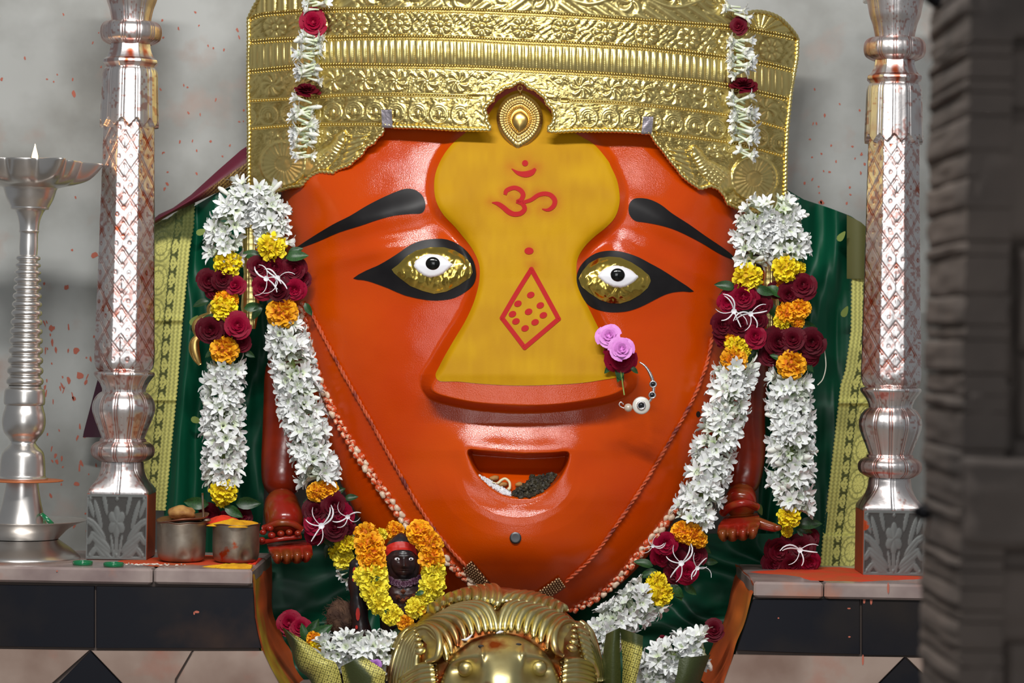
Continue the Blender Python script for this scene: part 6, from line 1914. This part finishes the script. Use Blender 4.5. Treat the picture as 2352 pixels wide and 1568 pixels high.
# outer row on the crest
OL = [(1168, 338), (1112, 312), (1042, 298), (960, 284), (868, 282), (782, 290), (700, 305), (622, 340), (565, 398)]
for i, s in enumerate(OL):
    k = i / 8
    e = (1090 - 640 * k ** 1.05, 112 + 250 * k ** 2 + 8)
    lock([s, (s[0] + 46 - 40 * k, s[1] - 90), (e[0] + 110 - 70 * k, e[1] - 10), e], 9, 11.5, 6, .012)
for i in range(8):
    k = i / 7
    s = (1195 + 70 * k, 330 - 60 * k + 10)
    lock([(1215 + 620 * k * .96, 300 - 10 * k + 130 * k * k), (1260 + 560 * k, 235 - 5 * k + 120 * k * k), (1330 + 500 * k, 190 + 110 * k * k), (1440 + 480 * k, 178 + 190 * k * k)], 8, 11, 6, .009)
# long locks down the outer edges, ribs below the ears
for i in range(9):
    d = i * 34 - 34
    lock([(350 + d * .15, 540 + d * .55), (200 + d * .62, 620 + d), (130 + d * .85, 800 + d), (70 + d * .95, 1130 + d)], 6, 11, 10, .004)
for i in range(5):
    d = i * 52
    lock([(540 + i * 6, 935 + d), (430, 930 + d), (300, 985 + d), (150 + i * 16, 1110 + d)], 9, 11, 6, .010)
for i in range(7):
    d = i * 50
    lock([(1862 - i * 3, 905 + d), (1960, 880 + d), (2080, 890 + d), (2200 + i * 6, 960 + d)], 9, 10.5, 6, .010)
for i in range(7):
    d = i * 56 - 56
    lock([(2000 + d * .25, 560 + d), (2090 + d * .2, 590 + d), (2165 + d * .2, 680 + d), (2130 + d * .35, 800 + d)], 7, 12, 7, .007)
for i in range(4):
    d = i * 40
    lock([(1985 + d * .5, 500 - d * .2), (2080 + d * .6, 600 - d * .3), (2160 + d * .5, 760 - d * .2), (2230 + d * .4, 1100)], 6, 12, 9, .003)
# ears with a twisted tuft
for side, rim, tuft, c0 in ((-1, [(322, 590), (380, 545), (470, 530), (560, 600), (590, 720), (560, 850), (450, 900)], [(385, 790), (372, 730), (360, 672), (345, 620), (322, 580)], (455, 720)),
                            (1, [(1985, 500), (1930, 478), (1850, 500), (1790, 590), (1775, 700), (1800, 790), (1870, 840)], [(1960, 760), (1980, 700), (1985, 640), (1985, 580), (1975, 520)], (1880, 660))):
    r = np.array([E8(*q) for q in rim]); rc = catmull(r, 6)
    cc = np.array(E8(*c0))
    kk = np.linspace(0, 1, 10)[:, None]
    ang = rc - cc
    Uq = cc[0] + ang[None, :, 0] * kk; Vq = cc[1] + ang[None, :, 1] * kk
    yb = Ly(Uq, Vq) - .012 - .018 * kk ** 2
    ear = ob('ear', sheet('ear', W(Uq, Vq, yb), flip=(side > 0)), M['brass'], lion, label='cupped ear')
    w = W(rc[:, 0], rc[:, 1], Ly(rc[:, 0], rc[:, 1]) - .030)
    ob('ear_rim', mesh('ear_rim', *tube_vf(w, np.interp(np.linspace(0, 1, len(w)), [0, .3, .8, 1], [.004, .0075, .0085, .004]), 10)), M['brass'], ear)
    mb = MB()
    for i, q in enumerate(tuft):
        u, v = E8(*q); s = 1 - i * .17
        v_, f_ = ball_vf((0, 0, 0), (.0125 * s, .011 * s, .0085 * s), 8, 12)
        R = np.array(Matrix.Rotation(.35 * side, 3, 'Y'))
        mb.add(v_ @ R.T + W(u, v, float(Ly(u, v)) - .040), f_)
    ob('ear_tuft', mb.done('ear_tuft'), M['brass'], ear)
mb = MB()
for pts in ([(1240, 215), (1262, 262), (1320, 262)], [(818, 672), (870, 668), (928, 615)], [(1176, 606), (1215, 592), (1250, 588)]):
    c = catmull([E8(*q) for q in pts], 5)
    w = W(c[:, 0], c[:, 1], Ly(c[:, 0], c[:, 1]) - .020)
    o = ob('fallen_petal', mesh('fallen_petal', *tube_vf(w, np.interp(np.linspace(0, 1, len(w)), [0, .5, 1], [.0012, .0035, .001]), 6, True, .4)), M['lily'])
    props(o, {1240: 'fallen white petal at the crest of the lion mane', 818: 'fallen white petal at the left edge of the lion brow', 1176: 'fallen white petal lying along the middle of the lion brow'}[pts[0][0]], 'petal', 'fallen petals on the lion')

# ---------------------------------------------------------------- small black stone idol with its marigold garland
YI = -0.24
zpl = float(W(860, 1468, -.22)[2])
ob('idol_plinth', bevbox('idol_plinth', (float(W(870, 1500, -.19)[0]), -.185, (zpl + zstep) / 2), (.25, .23, zpl - zstep), .004), M['stone'], None, label='dark stone plinth under the small black idol and the coconut', cat='plinth')
VR = [1223, 1226, 1232, 1242, 1256, 1275, 1298, 1314, 1324, 1334, 1346, 1364, 1400, 1450, 1520, VB]
HW = [1.5, 8, 17, 29, 38, 42, 43, 40, 37, 42, 52, 58, 54, 52, 60, 70]
HD = [2, 8, 14, 22, 28, 31, 32, 30, 28, 29, 33, 38, 36, 36, 40, 46]


def idol_pt(v, ph, off=0.0):
    """surface of the small idol: row v, angle ph (0 = towards the viewer)"""
    v, ph = np.broadcast_arrays(np.asarray(v, float), np.asarray(ph, float))
    hw = np.interp(v, VR, HW); hd = np.interp(v, VR, HD)
    s = np.sin(ph); c = np.cos(ph)
    u = 921 + (v - 1223) * .02 + hw * np.sign(s) * np.abs(s) ** .9
    d = hd * c
    fu, fv = (u - 927) / 30.0, (v - 1291) / 33.0
    q = np.clip(1 - fu ** 2 - fv ** 2, 0, 1)
    front = (c > 0)
    h = 11 * q ** .45 + 9 * gauss(u, v, 928, 1295, 4.2, 11) * (v < 1312) + 5.5 * gauss(u, v, 928, 1301, 7.5, 4) - 3.5 * gauss(u, v, 914, 1284, 7, 5) - 3.5 * gauss(u, v, 942, 1284, 7, 5)
    h = h + 2.5 * gauss(u, v, 914, 1276, 10, 3) + 2.5 * gauss(u, v, 942, 1276, 10, 3) + 3.2 * gauss(u, v, 928, 1309, 9, 2) + 2.6 * gauss(u, v, 928, 1313.5, 7, 1.8) - 2 * gauss(u, v, 928, 1311.3, 9, 1.0) + 3 * gauss(u, v, 928, 1319, 8, 4)
    h = h - 6 * gauss(u, v, 926, 1330, 40, 5)
    h = h + 1.2 * (noise(u / 6, v / 6, 0) - .5)
    return W(u, v, YI - (d + np.where(front, h, 0) + off) / 1000)


small = thing('small_idol', (float(W(921, 1600, YI)[0]), YI, zpl), 'small black stone idol with a red headband and white painted eyes', 'statue')
vv = np.linspace(1223, 1472, 190)[:, None]; ph = np.linspace(-np.pi, np.pi, 150, endpoint=False)[None]
ob('body', sheet('body', idol_pt(vv, ph), wrap=True), M['stone'], small)
vq = np.linspace(0, 1, 24)[:, None]; pq = np.linspace(-1.15, 1.0, 50)[None]
vt = 1243 + 8 * np.abs(pq) ** 2 * 1.0; vb_ = np.interp(np.abs(pq - .05), [0, .35, .6, .9, 1.2], [1262, 1263, 1266, 1276, 1279])
ob('headband', sheet('headband', idol_pt(vt + (vb_ - vt) * vq, pq, 1.2)), M['idolred'], small, label='red painted headband')
for eu in (914, 942):
    e0 = idol_pt(1283.5, math.asin(max(-1, min(1, (eu - 922.2) / 42.5))))
    v_, f_ = ball_vf((0, 0, 0), (.0062, .003, .0036), 8, 16)
    ey = ob('eye', mesh('eye', v_ + e0 + [0, -.0005, 0], f_), M['white'], small)
    v_, f_ = ball_vf(e0 + np.array([.0005, -.0030, 0]), (.0022, .0012, .0022), 6, 12)
    ob('pupil', mesh('pupil', v_, f_), M['pupil'], ey)
# raised arm post, necklace and copper leaves
av = catmull([(833, 1470, 22), (826, 1410, 21), (820, 1360, 18), (820, 1310, 20), (830, 1286, 16), (840, 1276, 7)], 6)
ob('arm', mesh('arm', *tube_vf(W(av[:, 0], av[:, 1], YI + .02), av[:, 2] * .00096 * (1 + .1 * np.sin(np.arange(len(av)))), 14)), M['stone'], small, label='dark upright arm streaked with vermilion')
mb = MB()
for (u, v, w, h) in ((822, 1410, 5, 16), (815, 1310, 5, 9), (819, 1440, 3, 5), (812, 1330, 3, 6)):
    p = [W(u + w * math.cos(t), v + h * math.sin(t), YI - .0012 * 0 - .0005 + .02 - np.interp(v, [1286, 1310, 1360, 1410, 1462], [16, 20, 18, 21, 22]) * .00096 * 1.10) for t in np.linspace(0, 6.28, 9)[:-1]]
    mb.add(p, [list(range(8))[::-1]])
ob('red_streaks', mb.done('red_streaks', False), M['idolred'], small)
NF = rose(21, mat('dried_purple_petal', S(86, 50, 72), .5), 9, name='necklace_flower')
for i in range(11):
    t = -1 + i / 5.0
    u = 926 + 38 * t; v = 1341 - 14 * t * t
    inst('necklace_flower', NF, orient(W(u, v, YI - .040 + .012 * abs(t)), (t * .5, -1, .2), .0085, i), small)
for u, v, an in ((926, 1358, 0), (914, 1371, .5), (935, 1375, -.4), (951, 1368, -.7), (925, 1380, 0)):
    k = 4
    q = np.array([[-7, 0], [0, -7], [7, 0], [0, 7]], float); R = np.array([[math.cos(an), -math.sin(an)], [math.sin(an), math.cos(an)]])
    q = q @ R.T
    y0 = YI - .046
    P = np.concatenate([W(u + q[:, 0], v + q[:, 1], y0), [W(u, v, y0 - .005)]])
    ob('copper_leaf', mesh('copper_leaf', P, [[0, 1, 4], [1, 2, 4], [2, 3, 4], [3, 0, 4], [3, 2, 1, 0]], False), M['copper'], small)
ig = thing('marigold_garland', W(920, 1420, -.3), 'orange and yellow marigold garland around the small black idol', 'garland')
for i, (me, u, v, r, y) in enumerate([(MO[0], 842, 1228, 30, -.29), (MO[1], 848, 1252, 35, -.30), (MO[0], 853, 1271, 34, -.305), (MO[1], 855, 1292, 31, -.31), (MP[0], 834, 1322, 24, -.30), (MP[1], 858, 1320, 34, -.315), (MP[0], 860, 1351, 35, -.32), (MP[1], 871, 1383, 29, -.325),
                                       (MP[0], 899, 1411, 26, -.325), (MO[1], 931, 1431, 20, -.33), (MO[0], 906, 1219, 23, -.20), (MP[1], 874, 1228, 16, -.22), (MO[1], 964, 1223, 31, -.285), (MO[0], 987, 1250, 31, -.295), (MO[1], 991, 1284, 31, -.305), (MP[0], 996, 1313, 29, -.31),
                                       (MP[1], 993, 1345, 31, -.32), (MP[0], 976, 1371, 22, -.32), (MP[1], 954, 1396, 25, -.325), (MP[0], 968, 1388, 16, -.315), (MO[0], 965, 1402, 14, -.325)]):
    put(ig, me, u, v, r, y, (rnd.uniform(-.25, .25), -1, rnd.uniform(0, .35)), sq=.9)
for q in [(850, 1334, 26, 20, -.335), (885, 1396, 24, 300, -.335), (915, 1420, 30, 200, -.33), (975, 1358, 24, 200, -.335), (922, 1440, 40, 230, -.32), (940, 1450, 40, 300, -.31)]:
    leaf(ig, *q)

# ---------------------------------------------------------------- offerings along the bottom
c = np.array(W(784, 1432, -.15)); c[2] = zpl + .040; v_, f_ = ball_vf((0, 0, 0), (.034, .034, .040), 22, 32)
v_ *= (1 + .14 * (noise(v_[:, 0] * 120 + 20, v_[:, 2] * 120 + v_[:, 1] * 70 + 20, 0) - .5))[:, None]
coco = ob('coconut', mesh('coconut', v_ + c, f_), M['husk'], None, label='hairy brown coconut beside the small black idol', cat='coconut')
mb = MB()
for i in range(120):
    d = np.array([rnd.gauss(0, 1), rnd.gauss(0, 1) - .6, rnd.gauss(0, 1)]); d /= np.linalg.norm(d)
    t = np.cross(d, [rnd.random(), rnd.random(), rnd.random()]); t /= np.linalg.norm(t)
    b = c + d * (.034, .034, .040)
    mb.tube([b - d * .001, b + d * .003 + t * .008, b + d * .006 + t * .020], [.0006, .0005, .0002], 4)
props(ob('husk_fibre', mb.done('husk_fibre'), M['husk'], coco), kind='stuff')
bt = thing('flower_bunch', W(820, 1530, -.36), 'bunch of white tuberose laid left of the lion head', 'garland', 'tuberose bunches on the step')
strand(bt, [(748, 1506), (800, 1496), (850, 1494), (892, 1500)], -.35, 50, 62, 21, 115, jit=.5, long=1.05)
put(bt, MO[0], 720, 1466, 17, -.33); put(bt, MY[0], 731, 1486, 21, -.34)
bt2 = thing('flower_bunch', W(1560, 1560, -.36), 'bunch of white tuberose laid right of the lion head', 'garland', 'tuberose bunches on the step')
strand(bt2, [(1494, 1592), (1512, 1535), (1560, 1500), (1618, 1490)], -.34, 54, 72, 22, 115, jit=.5, long=1.1)
put(bt2, RD[0], 1520, 1470, 14, -.3, name='rose')
def loose(me, u, v, r, y, label, name='rose', cat='flower', group=None, d=None):
    o = inst(name, me, orient(W(u, v, y), d or (rnd.uniform(-.2, .2), -1, .35), r * sc(y), rnd.uniform(0, 6)), None)
    return props(o, label, cat, group)


loose(RC[0], 664, 1432, 34, -.22, 'magenta rose lying beside the left jamb, partly hidden by it', group='loose roses on the step')
loose(RC[1], 690, 1440, 28, -.23, 'magenta rose next to the green leaves near the left jamb', group='loose roses on the step')
loose(RC[0], 912, 1478, 24, -.30, 'crimson rose wedged behind the left side of the lion mane', group='loose roses on the step')
loose(RD[1], 1640, 1446, 30, -.26, 'maroon rose beside the right jamb above the white bunch', group='loose roses on the step')
loose(mp_ := rose(31, M['purple'], 11), 862, 1527, 17, -.40, 'small purple flower on the folded gold ribbon by the lion', group=None)
for i, (u, v, ln, an, lab) in enumerate([(702, 1475, 62, 62, 'green leaf standing up beside the magenta roses'), (712, 1472, 64, 38, 'green leaf leaning right towards the coconut'), (700, 1470, 40, 100, 'short green leaf behind the magenta roses')]):
    o = leaf(None, u, v, ln, an, -.27 - .01 * i); props(o, lab, 'leaf', 'loose leaves on the step')


def ribbon(label, A, B, ya, yb, gold, n=150, m=60, wave=.02):
    """folded brocade ribbon between two edges A and B (px)"""
    A = resample(catmull(A, 8), 1)[:, :2]; B = resample(catmull(B, 8), 1)[:, :2]
    ia = np.linspace(0, len(A) - 1, n); ib = np.linspace(0, len(B) - 1, n)
    Pa = np.stack([np.interp(ia, range(len(A)), A[:, k]) for k in (0, 1)], -1); Pb = np.stack([np.interp(ib, range(len(B)), B[:, k]) for k in (0, 1)], -1)
    k = np.linspace(0, 1, m)[None, :, None]
    uv = Pa[:, None] * (1 - k) + Pb[:, None] * k
    a = k[..., 0] + 0 * uv[..., 0]; b = np.linspace(0, 1, n)[:, None] + 0 * a
    y = ya + (yb - ya) * a - wave * np.sin(np.pi * a) - .3 * wave * np.sin(b * 5)
    x1, x2 = uv[..., 0] + .35 * uv[..., 1], uv[..., 1] - .35 * uv[..., 0]
    gx, gy = (x1 / 11) % 1 - .5, (x2 / 11) % 1 - .5
    line = (np.abs(gx) > .42) | (np.abs(gy) > .42); core = np.maximum(np.abs(gx), np.abs(gy)) < .14
    g = gold(a, b)[..., None]
    col = np.where((line | core)[..., None], np.array(S(92, 88, 36)), np.array(S(204, 196, 104))) * g + np.array(S(60, 68, 34)) * (1 - g)
    P = W(uv[..., 0], uv[..., 1], y)
    me = sheet('zari_ribbon', np.concatenate([P, P[::-1] + [0, .0015, 0]]), flip=True, colors=np.concatenate([col, col[::-1]]))
    o = ob('zari_ribbon', me, M['zari'])
    return props(o, label, 'ribbon', 'folded brocade ribbons')


ribbon('gold checked ribbon slanting down beside the left jamb', [(648, 1440), (668, 1490), (684, 1535), (716, 1570), (730, 1660)], [(654, 1443), (702, 1474), (745, 1510), (777, 1534), (800, 1660)], -.40, -.42, lambda a, b: sstep(.25, .42, b + .25 * a) * sstep(.03, .3, a))
ribbon('folded gold checked ribbon peaking below the left white bunch', [(783, 1530), (790, 1570), (800, 1600), (820, 1660)], [(833, 1506), (882, 1540), (884, 1560), (880, 1660)], -.42, -.44, lambda a, b: np.maximum(sstep(.62, .75, a) * sstep(.0, .12, b), .0) * (1 - sstep(.55, .7, b)) + .75 * sstep(.18, .06, a))
ribbon('wide gold checked ribbon standing right of the lion mane', [(1424, 1442), (1428, 1490), (1430, 1540), (1424, 1660)], [(1477, 1460), (1474, 1505), (1462, 1560), (1446, 1660)], -.40, -.44, lambda a, b: sstep(.10, .16, b))
ribbon('dark green back of the ribbon loop right of the lion mane', [(1392, 1456), (1384, 1510), (1380, 1580), (1384, 1660)], [(1425, 1440), (1424, 1490), (1426, 1545), (1424, 1660)], -.38, -.40, lambda a, b: 0 * a)
ribbon('folded gold checked ribbon against the right jamb', [(1560, 1512), (1552, 1560), (1536, 1600), (1520, 1660)], [(1632, 1503), (1614, 1550), (1604, 1590), (1596, 1660)], -.42, -.38, lambda a, b: sstep(.35, .48, b - .15 * a) * .95)
